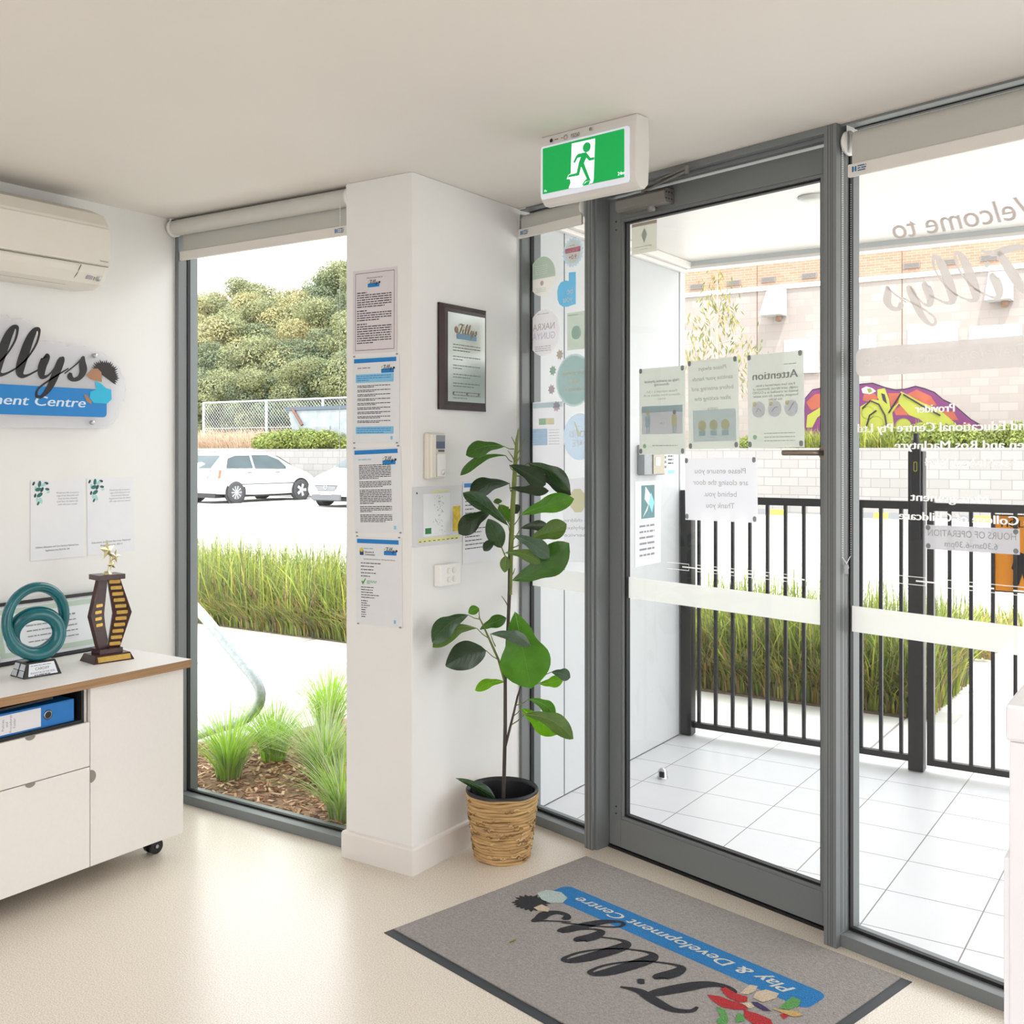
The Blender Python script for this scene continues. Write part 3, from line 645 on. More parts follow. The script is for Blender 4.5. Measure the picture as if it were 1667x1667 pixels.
# framed certificates leaning on the wall behind the awards
SAGE = mat('sage_border', '#b7c9b9', .6); FRM = mat('black_frame', '#131316', .35); CARD = mat('certificate_card', '#dfe3e6', .55)
def cert(name, y0, y1, xb, xt, z1, lab, seed):
    bl = Vector((xb, y0, .7035)); h_ = z1 - .7035; top = Vector((xt, y0, z1)); V = (top - bl).normalized(); L_ = (top - bl).length; w = y1 - y0
    fr = frame(bl, (0, 1, 0), V); rr = random.Random(seed); root = empty(name, bl, lab, 'frame')
    mb = MB(); t = .012
    for q in ((0, w, 0, t), (0, w, L_ - t, L_), (0, t, t, L_ - t), (w - t, w, t, L_ - t)): mb.box(q[0], q[1], q[2], q[3], -.012, .006, FRM, fr)
    mb.box(t, w - t, t, L_ - t, -.012, -.004, FRM, fr); mb.build('frame', root, bevel=.001)
    mb = MB(); flat(mb, fr, [(t, t), (w - t, t), (w - t, L_ - t), (t, L_ - t)], CARD, -.002)
    b = .018
    for q in ((t + .012, t + .012, w - t - .012, t + .012 + b), (t + .012, L_ - t - .012 - b, w - t - .012, L_ - t - .012)): flat(mb, fr, [(q[0], q[1]), (q[2], q[1]), (q[2], q[3]), (q[0], q[3])], SAGE, -.0012)
    flat(mb, fr, [(t + .012, t + .012), (t + .03, t + .012), (t + .03, L_ - t - .012), (t + .012, L_ - t - .012)], SAGE, -.001)
    for i in range(5): words(mb, fr, w * .3, L_ * (.66 - i * .09), w * .5, .006 if i else .010, GREYINK, rr, -.0008)
    mb.build('certificate', root)
cert('certificate_frame', 2.055, 2.50, -3.50, -3.566, .912, 'black framed certificate with sage border leaning behind the diamond award', 5)
cert('certificate_frame', 1.62, 2.045, -3.475, -3.566, .908, 'black framed certificate leaning at the left edge behind the teal ring award', 6)

# ---------------- air conditioner ----------------
CREAM2 = mat('aircon_shell', '#e2ddd3', 0.45, var=.01)
ac = empty('air_conditioner', (-3.583, 2.0, 2.2), 'cream split system air conditioner high on the left wall', 'air conditioner')
prof = [(0, 2.052), (.10, 2.045), (.155, 2.062), (.185, 2.095), (.200, 2.14), (.205, 2.245), (.200, 2.275), (.170, 2.318), (.10, 2.345), (0, 2.35)]
ye = 2.425; mb = MB(); rings = []
for (yy, s_) in ((1.60, 1.0), (ye - .02, 1.0), (ye - .006, .985), (ye, .94)):
    rings.append([Vector((XL + .001 + p[0] * (1 if s_ == 1 else s_), yy, 2.2 + (p[1] - 2.2) * s_)) for p in prof])
for a_, b_ in zip(rings, rings[1:]):
    for k in range(len(prof) - 1): mb.add([a_[k], b_[k], b_[k + 1], a_[k + 1]], [[3, 2, 1, 0]], CREAM2, True)
mb.add(rings[-1], [list(range(len(prof)))], CREAM2); mb.add(rings[0], [list(range(len(prof)))[::-1]], CREAM2)
mb.build('body', ac)
GR = mat('painted_seam_shade', '#6f6a62', .8)  # seam shade painted as dark lines on the casing
mb = MB(); PX = XL + .205
mb.prism([Vector((PX - .012, 1.60, 2.125)), Vector((PX + .006, 1.60, 2.128)), Vector((PX + .006, 1.60, 2.262)), Vector((PX - .012, 1.60, 2.268))], (0, .818, 0), CREAM2); mb.build('front_panel', ac, bevel=.003)
mb = MB(); mb.prism([Vector((XL + .192, 1.6, 2.118)), Vector((XL + .2, 1.6, 2.121)), Vector((XL + .12, 1.6, 2.055)), Vector((XL + .112, 1.6, 2.052))], (0, .70, 0), CREAM2); mb.build('air_flap', ac, bevel=.001)
sfr = frame((XL + .150, 2.345, 2.058), (0, 1, 0), (.05, 0, .062))
mb = MB()
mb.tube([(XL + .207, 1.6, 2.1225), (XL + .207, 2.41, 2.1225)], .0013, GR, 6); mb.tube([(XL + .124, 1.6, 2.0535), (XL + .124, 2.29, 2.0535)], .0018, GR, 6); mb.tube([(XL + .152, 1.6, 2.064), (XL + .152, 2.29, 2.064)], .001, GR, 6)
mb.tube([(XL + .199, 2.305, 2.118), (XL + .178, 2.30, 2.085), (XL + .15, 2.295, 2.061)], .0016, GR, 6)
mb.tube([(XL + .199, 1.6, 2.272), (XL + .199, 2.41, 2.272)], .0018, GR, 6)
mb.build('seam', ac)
mb = MB(); f2 = frame((XL + .1735, 2.36, 2.083), (0, 1, 0), (.55, 0, .75)); f2 = frame((XL + .176, 2.36, 2.080), (0, 1, 0), (.55, 0, .62))
mb.prism([f2 @ Vector((x, y, 0)) for x, y in ((-.018, -.006), (.006, -.006), (.006, .008), (-.018, .008))], f2.to_3x3() @ Vector((0, 0, .0015)), mat('display_grey', '#a9a7b4', .3))
for k in range(3): mb.box(.010, .013, -.006 + k * .005, -.004 + k * .005, 0, .002, INK, f2)
mb.lathe([(.0001, .002), (.008, .002), (.010, 0)], (0, 0, 0), CHROME, 20, f2 @ Matrix.Translation((.032, 0, .001)))
mb.build('display', ac)
mb = MB(); put_text(mb, frame((PX + .0066, 0, 0), (0, 1, 0), (0, 0, 1)), 'Inverter', 2.372, 2.138, .008, GREYINK, 'l', shear=.3); mb.build('badge', ac)

# ---------------- wall sign ----------------
XS = -3.548
sg = empty('wall_sign', (XL, 2.3, 1.7), 'clear acrylic wall sign with black script lettering over a blue banner', 'sign')
sfr = frame((XS, 0, 0), (0, 1, 0), (0, 0, 1))
def sy(u, v): p = onx(u, v, XS); return (p.y, p.z)
ACR = film_mat('frosted_acrylic', '#f0f0f6', .5, .3)
out = [(0, 515), (10, 512), (20, 522), (34, 519), (48, 522), (58, 535), (62, 556), (74, 555), (85, 558), (97, 557), (108, 564), (122, 560), (137, 563), (147, 572), (165, 573), (182, 584), (194, 599), (202, 617), (204, 635), (201, 652), (194, 665), (191, 679), (184, 690), (172, 697), (140, 697), (0, 695)]
OP = [sy(*p) for p in out]; OP = [(1.50, OP[0][1] - .05)] + [(1.75, OP[0][1] + .02)] + OP + [(1.50, OP[-1][1])]
mb = MB(); mb.prism([sfr @ Vector((p[0], p[1], -.006)) for p in OP][::-1], (.006, 0, 0), ACR); mb.build('acrylic_panel', sg)
bR = sy(173, 660)[0]; zt0 = sy(0, 625)[1]; zb0 = sy(0, 674.2)[1]
mb = MB(); flat(mb, sfr, rrect(1.52, zb0, bR, zt0, .015), BLUE, .0006); mb.build('banner', sg)
mb = MB(); SCB = mat('gloss_black_vinyl', '#1b1719', .3)
xr = sy(137, 600)[0]
script_word(mb, sfr, 'Tillys', xr - .565, sy(120, 618)[1], .56, SCB, shear=.36, z=.0016, n=10); mb.build('script_lettering', sg)
mb = MB(); put_text(mb, sfr, 'Play & Development Centre', sy(137, 650)[0], sy(100, 660)[1] - .004, .036, mat('pale_blue_letter', '#cfe2f4', .5), 'r', w=.83, shear=.3, z=.0012, bold=.0012); mb.build('banner_lettering', sg)
TQ = mat('turquoise_vinyl', '#1cb2d8', .4); TAN = mat('tan_vinyl', '#a9795a', .5); QU = mat('dark_spiky_vinyl', '#2a2320', .6)
mb = MB(); c = sy(169, 612); rr = random.Random(4); pts = []
for i in range(44):
    a = math.radians(-35 + 185 * i / 43); r = (.066 if i % 2 else .052) * rr.uniform(.93, 1.08); pts.append((c[0] + r * math.cos(a) * 1.0, c[1] + r * .95 * math.sin(a)))
flat(mb, sfr, pts, QU, .0016); flat(mb, sfr, [sy(*p) for p in ((158, 600), (150, 600), (143, 607), (139, 610), (146, 617), (156, 620), (165, 622), (164, 606))], TAN, .002)
mb.build('spiky_tuft', sg)
mb = MB(); flat(mb, sfr, [sy(*p) for p in ((154, 620), (163, 624), (172, 632), (180, 634), (181, 650), (174, 657), (152, 656), (145, 648), (146, 638), (156, 634))], TQ, .0018); flat(mb, sfr, [sy(*p) for p in ((135, 642), (140, 643), (149, 654), (147, 658), (140, 653))], TAN, .0018); mb.build('turquoise_shape', sg)
for (u_, v_) in ((153, 578.8), (148.5, 688)):
    c = sy(u_, v_); mb = MB(); lf_ = frame((XL + .0005, c[0], c[1]), (0, 1, 0), (0, 0, 1)); mb.lathe([(.007, 0), (.007, .034), (.0085, .036), (.0085, .044), (.007, .046), (.0001, .046)], (0, 0, 0), CHROME, 20, lf_); mb.build('standoff', sg)

# ---------------- notices with leaf corner on the left wall (codes left out) ----------------
def leafy_notice(tl, tr, bl, lab, big, seed):
    fr, w, h_ = sheet_frame(onx(*tl, XL + .001), onx(*tr, XL + .001), onx(*bl, XL + .001)); rr = random.Random(seed)
    mb = MB(); mb.box(0, w, -h_, 0, 0, .0006, PAPER, fr)
    G1, G2, G3 = mat('leaf_teal', '#2f6e68', .7), mat('leaf_mint', '#a9d4cc', .7), mat('leaf_dark', '#25484c', .7)
    for (x, y, r, a, m) in ((.012, .012, .008, 60, G3), (.035, .014, .012, 80, G1), (.05, .018, .011, 20, G2), (.03, .034, .013, 10, G1), (.045, .035, .010, 60, G3), (.02, .03, .009, 90, G2), (.062, .012, .009, 170, G3), (.036, .054, .013, 30, G1), (.018, .056, .008, 75, G3), (.066, .034, .009, 170, G1), (.04, .075, .012, 110, G2), (.03, .085, .008, 60, G1), (.07, .045, .007, 20, G2), (.026, .07, .009, 100, G2)):
        a = math.radians(a); e = [(r * math.cos(t), .55 * r * math.sin(t)) for t in [2 * math.pi * k / 14 for k in range(14)]]
        flat(mb, fr, [(x + p[0] * math.cos(a) - p[1] * math.sin(a), -y + p[0] * math.sin(a) + p[1] * math.cos(a)) for p in e], m, .0009 + .00003 * int(r * 1000))
    ln = ['Would you like to access a', 'copy of the Education and', 'Care Services National', 'Law? Scan the below QR', 'code with your camera'] if big else ['Would you like to access a', 'copy of the Education and', 'Care Services National', 'Regulations? Scan the below', 'QR code with your camera']
    for i, t in enumerate(ln): put_text(mb, fr, t, w * .69, -h_ * .175 - i * h_ * .037, .0062, GREYINK, 'c', shear=.25, z=.0009)
    fo = ('Children (Education and Care Services National Law', 'Application) Act 2010 No 104') if big else ('Education and Care Services National', 'Regulations 2011')
    for i, t in enumerate(fo): put_text(mb, fr, t, w * .5, -h_ * .85 - i * h_ * .045, .0066, INK, 'c', w=w * (.82, .46)[i], z=.0009)
    o = mb.build('notice'); tag(o, lab, 'notice', 'leafy notices on the left wall')
leafy_notice((49, 782), (135, 780), (49, 913.5), 'left of the two white notices with a green leaf corner on the left wall', True, 1)
leafy_notice((140.5, 779), (217, 776), (140.5, 905), 'right of the two leafy corner notices, partly behind the metal stars', False, 2)
# ---------------- notices on the pier ----------------
def mini_logo(mb, fr, x, y, w, z=.0009):
    """small script word over a blue bar"""
    flat(mb, fr, rrect(x, y - w * .14, x + w * .95, y + w * .1, w * .03, 3), BLUE, z)
    script_word(mb, fr, 'Tillys', x + w * .1, y + w * .06, w * .82, INK, z=z + .0002, n=3)
    flat(mb, fr, circle(x + w * .97, y + w * .12, w * .07, 10), INK, z + .0005); flat(mb, fr, circle(x + w * .05, y + w * .2, w * .05, 8), mat('logo_yellow', '#d8c24a', .7), z + .0005)
PK = mat('pinkish_laminated_paper', '#dcd5d8', .45); PL_ = mat('laminated_paper', '#e0e2e4', .4)
def clips(mb, fr, w, h_):
    for x, y in ((.008, .002), (w - .012, .002), (.008, -h_), (w - .012, -h_)): flat(mb, fr, rrect(x - .004, y - .002, x + .006, y + .003, .001, 2), GREYINK, .0014)
YPF = YP - .0008
def pier_sheet(tl, tr, bl, kind, lab, seed):
    fr, w, h_ = sheet_frame(ony(*tl, YPF), ony(*tr, YPF), ony(*bl, YPF)); rr = random.Random(seed); mb = MB()
    mb.box(0, w, -h_, 0, 0, .0007, PK if kind == 0 else PL_, fr)
    if kind == 0:
        for q in ((.012, .0135, -h_ + .012, -.012), (w - .0135, w - .012, -h_ + .012, -.012)): flat(mb, fr, [(q[0], q[2]), (q[1], q[2]), (q[1], q[3]), (q[0], q[3])], INK, .0011)
        for y in (-.012, -h_ + .0105): flat(mb, fr, [(.012, y), (w - .012, y), (w - .012, y + .0015), (.012, y + .0015)], INK, .0011)
        put_text(mb, fr, 'Did you know that at', w / 2, -.032, .006, INK, 'c', z=.0011); mini_logo(mb, fr, w * .34, -.055, w * .28)
        y = -.082
        for blk, n in enumerate((6, 4, 8, 7)):
            words(mb, fr, .02, y, w * .25, .0058, INK, rr, .0011); para(mb, fr, .02, y - .0085, w - .04, n, .0052, .0082, INK, rr, .0011); y -= .0085 + n * .0082 + .006
            if y < -h_ + .05: break
    else:
        flat(mb, fr, [(.008, -.022), (w - .014, -.022), (w - .014, -.007), (.008, -.007)], BLUE, .0011); mini_logo(mb, fr, w * .62, -.052, w * .28)
        words(mb, fr, .025, -.042, w * .3, .006, LBLUE if kind > 1 else GREYINK, rr, .0011)
        if kind == 1:
            flat(mb, fr, rrect(.016, -.092, w - .026, -.062, .003, 3), LBLUE, .001); para(mb, fr, .022, -.070, w - .055, 3, .004, .0075, BLUE, rr)
            y = -.104
            while y > -h_ + .075: para(mb, fr, .024, y, w - .06, 2, .004, .0052, INK, rr); y -= .0155
            flat(mb, fr, rrect(.016, -h_ + .032, w - .026, -h_ + .058, .003, 3), LBLUE, .001); para(mb, fr, .022, -h_ + .05, w - .055, 3, .004, .0072, BLUE, rr)
        elif kind == 2:
            y = -.062
            for n in (9, 4, 9, 4, 5): para(mb, fr, .028, y, w - .07, n, .0042, .0058, INK, rr); y -= n * .0058 + .006
        else:
            flat(mb, fr, rrect(.02, -.064, .038, -.045, .002, 2), mat('logo_navy', '#27406b', .6), .001); flat(mb, fr, circle(.029, -.045, .008, 12), mat('logo_yellow', '#d8c24a', .7), .0012)
            put_text(mb, fr, 'Education &', .044, -.055, .0062, INK, z=.0011, bold=.0002); put_text(mb, fr, 'Communities', .044, -.064, .0062, INK, z=.0011, bold=.0002)
            put_text(mb, fr, 'Early Childhood Education Directorate - NSW Department of Education', .038, -.079, .0042, INK, w=w * .68, z=.0011)
            for i in range(5): words(mb, fr, .024, -.093 - i * .0115, w * rr.uniform(.2, .5), .0045, INK, rr, .0011)
            fl_ = lambda pts, m: flat(mb, fr, [(.026 + p[0], -.163 + p[1]) for p in pts], m, .0012)
            fl_([(0, .006), (.004, .009), (.008, .005), (.019, .018), (.022, .016), (.009, -.004), (.006, -.004)], mat('tick_green', '#3f9b45', .6)); para(mb, fr, .052, -.155, w * .22, 3, .003, .0045, mat('tick_green', '#3f9b45', .6), rr)
            for i in range(5): words(mb, fr, .024, -.178 - i * .009, w * rr.uniform(.25, .6), .0042, INK, rr, .0011)
            for i in range(8): words(mb, fr, .024, -.226 - i * .008, w * rr.uniform(.08, .22), .0042, INK, rr, .0011)
        flat(mb, fr, rrect(w - .04, -h_ + .012, w - .03, -h_ + .024, .001, 2), LBLUE, .0011)
        clips(mb, fr, w, h_)
    tag(mb.build('notice'), lab, 'notice', 'notices in a column on the pier')
pier_sheet((574.4, 442), (646.4, 433.4), (575.7, 576.5), 0, 'pinkish notice with a thin black border, topmost of the column on the pier', 11)
pier_sheet((573.4, 582), (650, 577), (576.3, 721.4), 1, 'blue headed notice with two pale blue boxes, second from top on the pier', 12)
pier_sheet((573.8, 730.6), (652, 726.7), (577, 866.9), 2, 'blue headed notice dense with small print, third from top on the pier', 13)
pier_sheet((578.2, 873.6), (653.7, 876.5), (579.2, 1014.7), 3, 'blue headed notice with a green tick, lowest of the column on the pier', 14)
# ---------------- things on the return of the pier ----------------
pl = empty('wall_plaque', (XP, 3.11, 1.785), 'dark timber plaque with an engraved silver plate on the white pier', 'plaque')
DW = mat('dark_mahogany', '#2c1416', .3, var=.2, scale=30)
y0, y1, z0, z1 = 2.963, 3.250, 1.597, 1.975; mb = MB()
def chamfer_slab(mb, x0, x1, y0, y1, z0, z1, c, m):
    a = [Vector((x0, y, z)) for y, z in ((y0, z0), (y1, z0), (y1, z1), (y0, z1))]; b = [Vector((x0 + (x1 - x0) * .45, y, z)) for y, z in ((y0, z0), (y1, z0), (y1, z1), (y0, z1))]
    d = [Vector((x1, y, z)) for y, z in ((y0 + c, z0 + c), (y1 - c, z0 + c), (y1 - c, z1 - c), (y0 + c, z1 - c))]
    mb.add(a + b + d, [[3, 2, 1, 0], [8, 9, 10, 11]] + [[i, (i + 1) % 4, 4 + (i + 1) % 4, 4 + i] for i in range(4)] + [[4 + i, 4 + (i + 1) % 4, 8 + (i + 1) % 4, 8 + i] for i in range(4)], m)
chamfer_slab(mb, XP + .001, XP + .019, y0, y1, z0, z1, .018, DW); mb.build('backing_board', pl)
mb = MB(); pf = frame((XP + .0192, 0, 0), (0, 1, 0), (0, 0, 1)); SP = mat('engraved_silver', '#b9bdb9', .28, metal=.85, var=.05, scale=3)
a0, a1, b0, b1 = y0 + .036, y1 - .022, z0 + .03, z1 - .03
flat(mb, pf, [(a0, b0), (a1, b0), (a1, b1), (a0, b1)], SP, .0005); rr = random.Random(9); w = a1 - a0
flat(mb, pf, rrect(a0 + w * .22, b1 - .092, a0 + w * .76, b1 - .072, .003, 3), mat('etched_blue', '#6f93ab', .4), .001)
script_word(mb, pf, 'Tillys', a0 + w * .26, b1 - .072, w * .5, mat('etched_copper', '#8f7358', .4), z=.0013, n=4); flat(mb, pf, circle(a0 + w * .22, b1 - .06, .012, 10), mat('etched_copper', '#8f7358', .4), .0012)
y = b1 - .115
for n in (3, 2, 2, 2, 2, 3): para(mb, pf, a0 + w * .13, y, w * .76, n, .0052, .0105, mat('etched_grey', '#7b7c78', .5), rr, .001); y -= n * .0105 + .011
for k in (.14, .5, .82): flat(mb, pf, circle(a0 + w * k, b0 + .03, .006, 8), mat('etched_copper', '#8f7358', .4), .001)
mb.build('engraved_plate', pl)
# intercom handset
ih = empty('intercom_handset', (XP, 2.93, 1.43), 'white wall intercom handset with a small display above the laminated map', 'intercom')
mb = MB(); mb.box(XP, XP + .022, 2.884, 2.982, 1.352, 1.513, CREAM); mb.build('base', ih, bevel=.006)
mb = MB(); mb.box(XP + .0205, XP + .034, 2.888, 2.915, 1.356, 1.510, CREAM); mb.box(XP + .0205, XP + .03, 2.925, 2.975, 1.360, 1.44, WHITE); mb.build('handset', ih, bevel=.004)
mb = MB(); mb.box(XP + .021, XP + .025, 2.922, 2.975, 1.458, 1.505, mat('lcd_blue', '#55617c', .3)); mb.box(XP + .0255, XP + .0258, 2.922, 2.975, 1.483, 1.505, mat('lcd_grey', '#8f9499', .3)); mb.build('display', ih)
mb = MB(); mb.box(XP + .021, XP + .024, 2.940, 2.973, 1.447, 1.454, mat('slate_button', '#4c5563', .4)); mb.build('button', ih); mb = MB(); mb.lathe([(.009, .001), (.010, .003), (.0001, .003)], (0, 0, 0), WHITE, 16, frame((XP + .0295, 2.955, 1.375), (0, 1, 0), (0, 0, 1))); mb.build('button', ih)
# laminated evacuation map, landscape
XQ = XP + .0016
fr, w, h_ = sheet_frame(Vector((XQ, 2.800 + .022, 1.325)), Vector((XQ, 3.108, 1.325)), Vector((XQ, 2.822, 1.119))); rr = random.Random(21)
mb = MB(); mb.box(0, w, -h_, 0, 0, .0008, mat('laminate_sleeve', '#d9dadd', .25), fr)
P_ = lambda q, m, z=.0012: flat(mb, fr, [(q[0] * w, -q[3] * h_), (q[2] * w, -q[3] * h_), (q[2] * w, -q[1] * h_), (q[0] * w, -q[1] * h_)], m, z)
YE = mat('map_yellow', '#e3c21c', .5, var=.2, scale=60); DG = mat('map_green', '#1c7a3e', .5)
P_((.20, .12, .74, .84), mat('map_sheet', '#e3e5e7', .5)); P_((.80, .36, .96, .80), YE); P_((.24, .70, .36, .80), DG, .0014); P_((.10, .87, .95, .94), mat('map_pale_yellow', '#dedc9a', .6)); P_((.35, .07, .70, .10), mat('map_pale_yellow', '#dedc9a', .6))
for i in range(90):
    x = rr.gauss(.52, .05) * w; y = -rr.uniform(.16, .82) * h_; s_ = rr.uniform(.0015, .004); flat(mb, fr, [(x, y), (x + s_, y), (x + s_, y + s_ * .7), (x, y + s_ * .7)], rr.choice((INK, GREYINK, YE, DG)), .0014)
for i in range(9): words(mb, fr, (.12 + i * .092) * w, -.925 * h_, w * .05, .004, INK, rr, .0014)
flat(mb, fr, circle(.08 * w, -.1 * h_, .004, 8), INK, .0014)
tag(mb.build('evacuation_map'), 'laminated landscape evacuation map pinned below the intercom handset', 'map')
# poster behind the plant
fr, w, h_ = sheet_frame(Vector((XQ, 3.112, 1.338)), Vector((XQ, 3.32, 1.338)), Vector((XQ, 3.112, 1.037))); mb = MB(); mb.box(0, w, -h_, 0, 0, .0007, PAPER, fr)
flat(mb, fr, [(.008, -.022), (w - .01, -.022), (w - .01, -.007), (.008, -.007)], BLUE, .0011)
for i in range(14): words(mb, fr, .014, -.06 - i * .0145, w * rr.uniform(.2, .8), .005, INK, rr, .0011)
tag(mb.build('notice'), 'white notice with a blue header on the pier, mostly behind the fig leaves', 'notice')
# switch plate
sp = empty('switch_plate', (XP, 3.0, 1.013), 'white four gang switch plate low on the pier beside the fig', 'switch')
mb = MB(); mb.box(XP, XP + .030, 2.944, 3.062, .974, 1.050, WHITE); mb.build('plate', sp, bevel=.003)
for dy in (0, 1):
    for dz in (0, 1):
        mb = MB(); fq = frame((XP + .0305, 2.990 + dy * .030, .996 + dz * .030), (0, 1, 0), (0, 0, 1)); mb.lathe([(.0105, 0), (.011, .0015), (.0095, .002), (.0001, .0012)], (0, 0, 0), CREAM, 20, fq); mb.box(-.004, .004, -.007, .007, .001, .005, WHITE, fq); mb.build('rocker', sp, bevel=.001)

# ---------------- roller blinds ----------------
FAB = mat('grey_blind_fabric', '#c9c8c1', .85, var=.02, scale=400, trans=.12); FABW = mat('white_blind_fabric', '#d7d5ce', .85, var=.02, scale=400, trans=.12); RAILM = mat('blind_rail', '#e3dfd8', .4)
LOGOB = mat('blind_label_blue', '#2f5f8c', .5)
def bead_chain(pts, name, parent):
    mb = MB(); P_ = [Vector(p) for p in pts]; step = .0066; rad = .0025
    for a, b in zip(P_, P_[1:]):
        L = (b - a).length; n = max(1, int(L / step)); d = (b - a) / n
        for i in range(n):
            c = a + d * i; r = rad
            mb.add([c + Vector(q) * r for q in ((1, 0, 0), (-1, 0, 0), (0, 1, 0), (0, -1, 0), (0, 0, 1), (0, 0, -1))], [[0, 2, 4], [2, 1, 4], [1, 3, 4], [3, 0, 4], [2, 0, 5], [1, 2, 5], [3, 1, 5], [0, 3, 5]], WHITE, True)
    mb.tube(P_, .0007, WHITE, 4); mb.build(name, parent)
def maker_label(mb, fr, x, y):
    flat(mb, fr, rrect(x, y - .008, x + .005, y + .008, .001, 2), LOGOB, .001); flat(mb, fr, rrect(x + .010, y - .008, x + .014, y + .008, .001, 2), LOGOB, .001); flat(mb, fr, rrect(x + .005, y - .006, x + .010, y + .006, .001, 2), LBLUE, .001)
    for k in range(3): words(mb, fr, x + .018, y + .005 - k * .0065, .03, .005, LOGOB, random.Random(k), .001)
# left window blind, fabric dropping behind the roller
bl = empty('roller_blind', (-3.08, 2.86, 2.36), 'pale grey roller blind over the tall fixed window on the left', 'blind', 'roller blinds')
yc, zc_, rc = 2.857, 2.366, .032; xa, xb = XL + .028, -2.60
mb = MB(); mb.tube([(xa, yc, zc_), (xb, yc, zc_)], rc, FABW, 36); mb.build('roller', bl)
mb = MB(); mb.box(xa + .012, xb - .006, yc + .026, yc + .027, 2.26, 2.36, FAB); mb.build('fabric', bl)
mb = MB(); mb.box(xa - .004, xb + .004, yc + .020, yc + .033, 2.236, 2.274, RAILM); maker_label(mb, frame((0, yc + .0195, 0), (1, 0, 0), (0, 0, 1)), -2.69, 2.257); mb.build('bottom_rail', bl, bevel=.003)
for x_ in (xa - .016, xb + .001):
    mb = MB(); mb.lathe([(.0001, 0), (.036, 0), (.036, .013), (.0001, .013)], (0, 0, 0), WHITE, 32, frame((x_, yc, zc_), (0, 1, 0), (0, 0, 1))); mb.box(x_, x_ + .013, yc - .02, yc + .045, zc_ + .01, H - .0008, WHITE); mb.build('bracket', bl)
cx_ = ony(555, 600, yc - .02).x
bead_chain([(cx_ + .004, yc - .030, zc_), (cx_ + .004, yc - .034, 1.30)], 'bead_chain', bl)
# sidelight and fixed light blinds on the entrance front
def front_blind(s0, s1, nc, label, chain_s, zend, zr=(2.241, 2.278), nfab=None):
    b = empty('roller_blind', D((s0 + s1) / 2, nc, 2.36), label, 'blind', 'roller blinds'); zc_ = 2.350; r = .030
    mb = MB(); mb.tube([D(s0, nc, zc_), D(s1, nc, zc_)], r, FAB, 36); mb.build('roller', b)
    mb = MB(); dbox(mb, s0, s1, nc - r, nc - r + .001, zr[1] - .005, zc_, FAB); mb.build('fabric', b)
    mb = MB(); dbox(mb, s0 - .012, s1 + .006, nc - r - .006, nc - r + .006, zr[0], zr[1], RAILM); maker_label(mb, frame(D(0, nc - r - .0064, 0), EU, UP), s0 + .004, zr[0] + .02); mb.build('bottom_rail', b, bevel=.003)
    for s_ in (s0 - .022, s1 + .004):
        mb = MB(); mb.lathe([(.0001, 0), (.036, 0), (.036, .010), (.030, .016), (.0001, .016)], (0, 0, 0), WHITE, 32, frame(D(s_, nc, zc_), -EN, UP)); dbox(mb, s_ - .002, s_, nc - .02, nc + .035, zc_ - .03, H - .0008, WHITE); dbox(mb, s_ - .002, s_ + .035, nc - .02, nc + .035, H - .004, H - .0008, WHITE)
        for k in range(4): dbox(mb, s_ - .0026, s_ - .002, nc - .015 + k * .012, nc - .010 + k * .012, zc_ + .015, zc_ + .022, BLACK)
        mb.build('bracket', b)
    sA, nA, sB, nB = chain_s
    bead_chain([D(sA, nA, zc_ - .02), D(sA, nA, zend + .02), D((sA + sB) / 2, (nA + nB) / 2, zend), D(sB, nB, zend + .02), D(sB, nB, zr[0])], 'bead_chain', b)
    mb = MB(); c = D((sA + sB) / 2, (nA + nB) / 2, zend - .012); mb.lathe([(.0001, -.02), (.006, -.018), (.005, -.006), (.008, .0), (.005, .008), (.0001, .012)], c, film_mat('clear_plastic', '#d9d9dc', .5), 12); mb.build('chain_weight', b)
front_blind(-3.120, -2.785, 2.762, 'narrow roller blind over the sidelight left of the entrance door', (DS(842, 2.728), 2.728, DS(852, 2.775), 2.775), 1.22, (2.283, 2.320))
front_blind(-1.675, 1.4, 2.768, 'long roller blind over the fixed pane right of the entrance door', (DS(1371, 2.735), 2.735, DS(1384, 2.79), 2.79), 1.12)

# ---------------- exit sign ----------------
e0, e1 = Vector((-1.704, 2.730, 0)), Vector((-1.361, 2.681, 0)); EXU = (e1 - e0).normalized(); EXN = Vector((EXU.y, -EXU.x, 0)); EW = (e1 - e0).length
es = empty('exit_sign', (e0 + e1) / 2 + UP * H, 'green illuminated running person exit sign hung from the ceiling above the door', 'exit sign')
exf = frame(e0, EXU, UP)
EH = .204; dep = .062; mb = MB(); SHELL = mat('sign_shell', '#ddd9d3', .45)
prof = [(-.004, 0), (0, -.02), (.004, -.10), (.004, -.165), (-.002, -.192), (-.020, -.209), (-dep + .020, -.209), (-dep + .002, -.192), (-dep - .004, -.10), (-dep, -.02), (-dep + .004, 0)]
for xa_, xb_ in ((-.004, EW + .004),):
    n = len(prof); A = [exf @ Vector((xa_, H + z, x)) for x, z in prof]; B_ = [exf @ Vector((xb_, H + z, x)) for x, z in prof]
    mb.add(A + B_, [[i, n + i, n + (i + 1) % n, (i + 1) % n] for i in range(n)] + [list(range(n)), list(range(2 * n - 1, n - 1, -1))], SHELL)
mb.build('housing', es, bevel=.004)
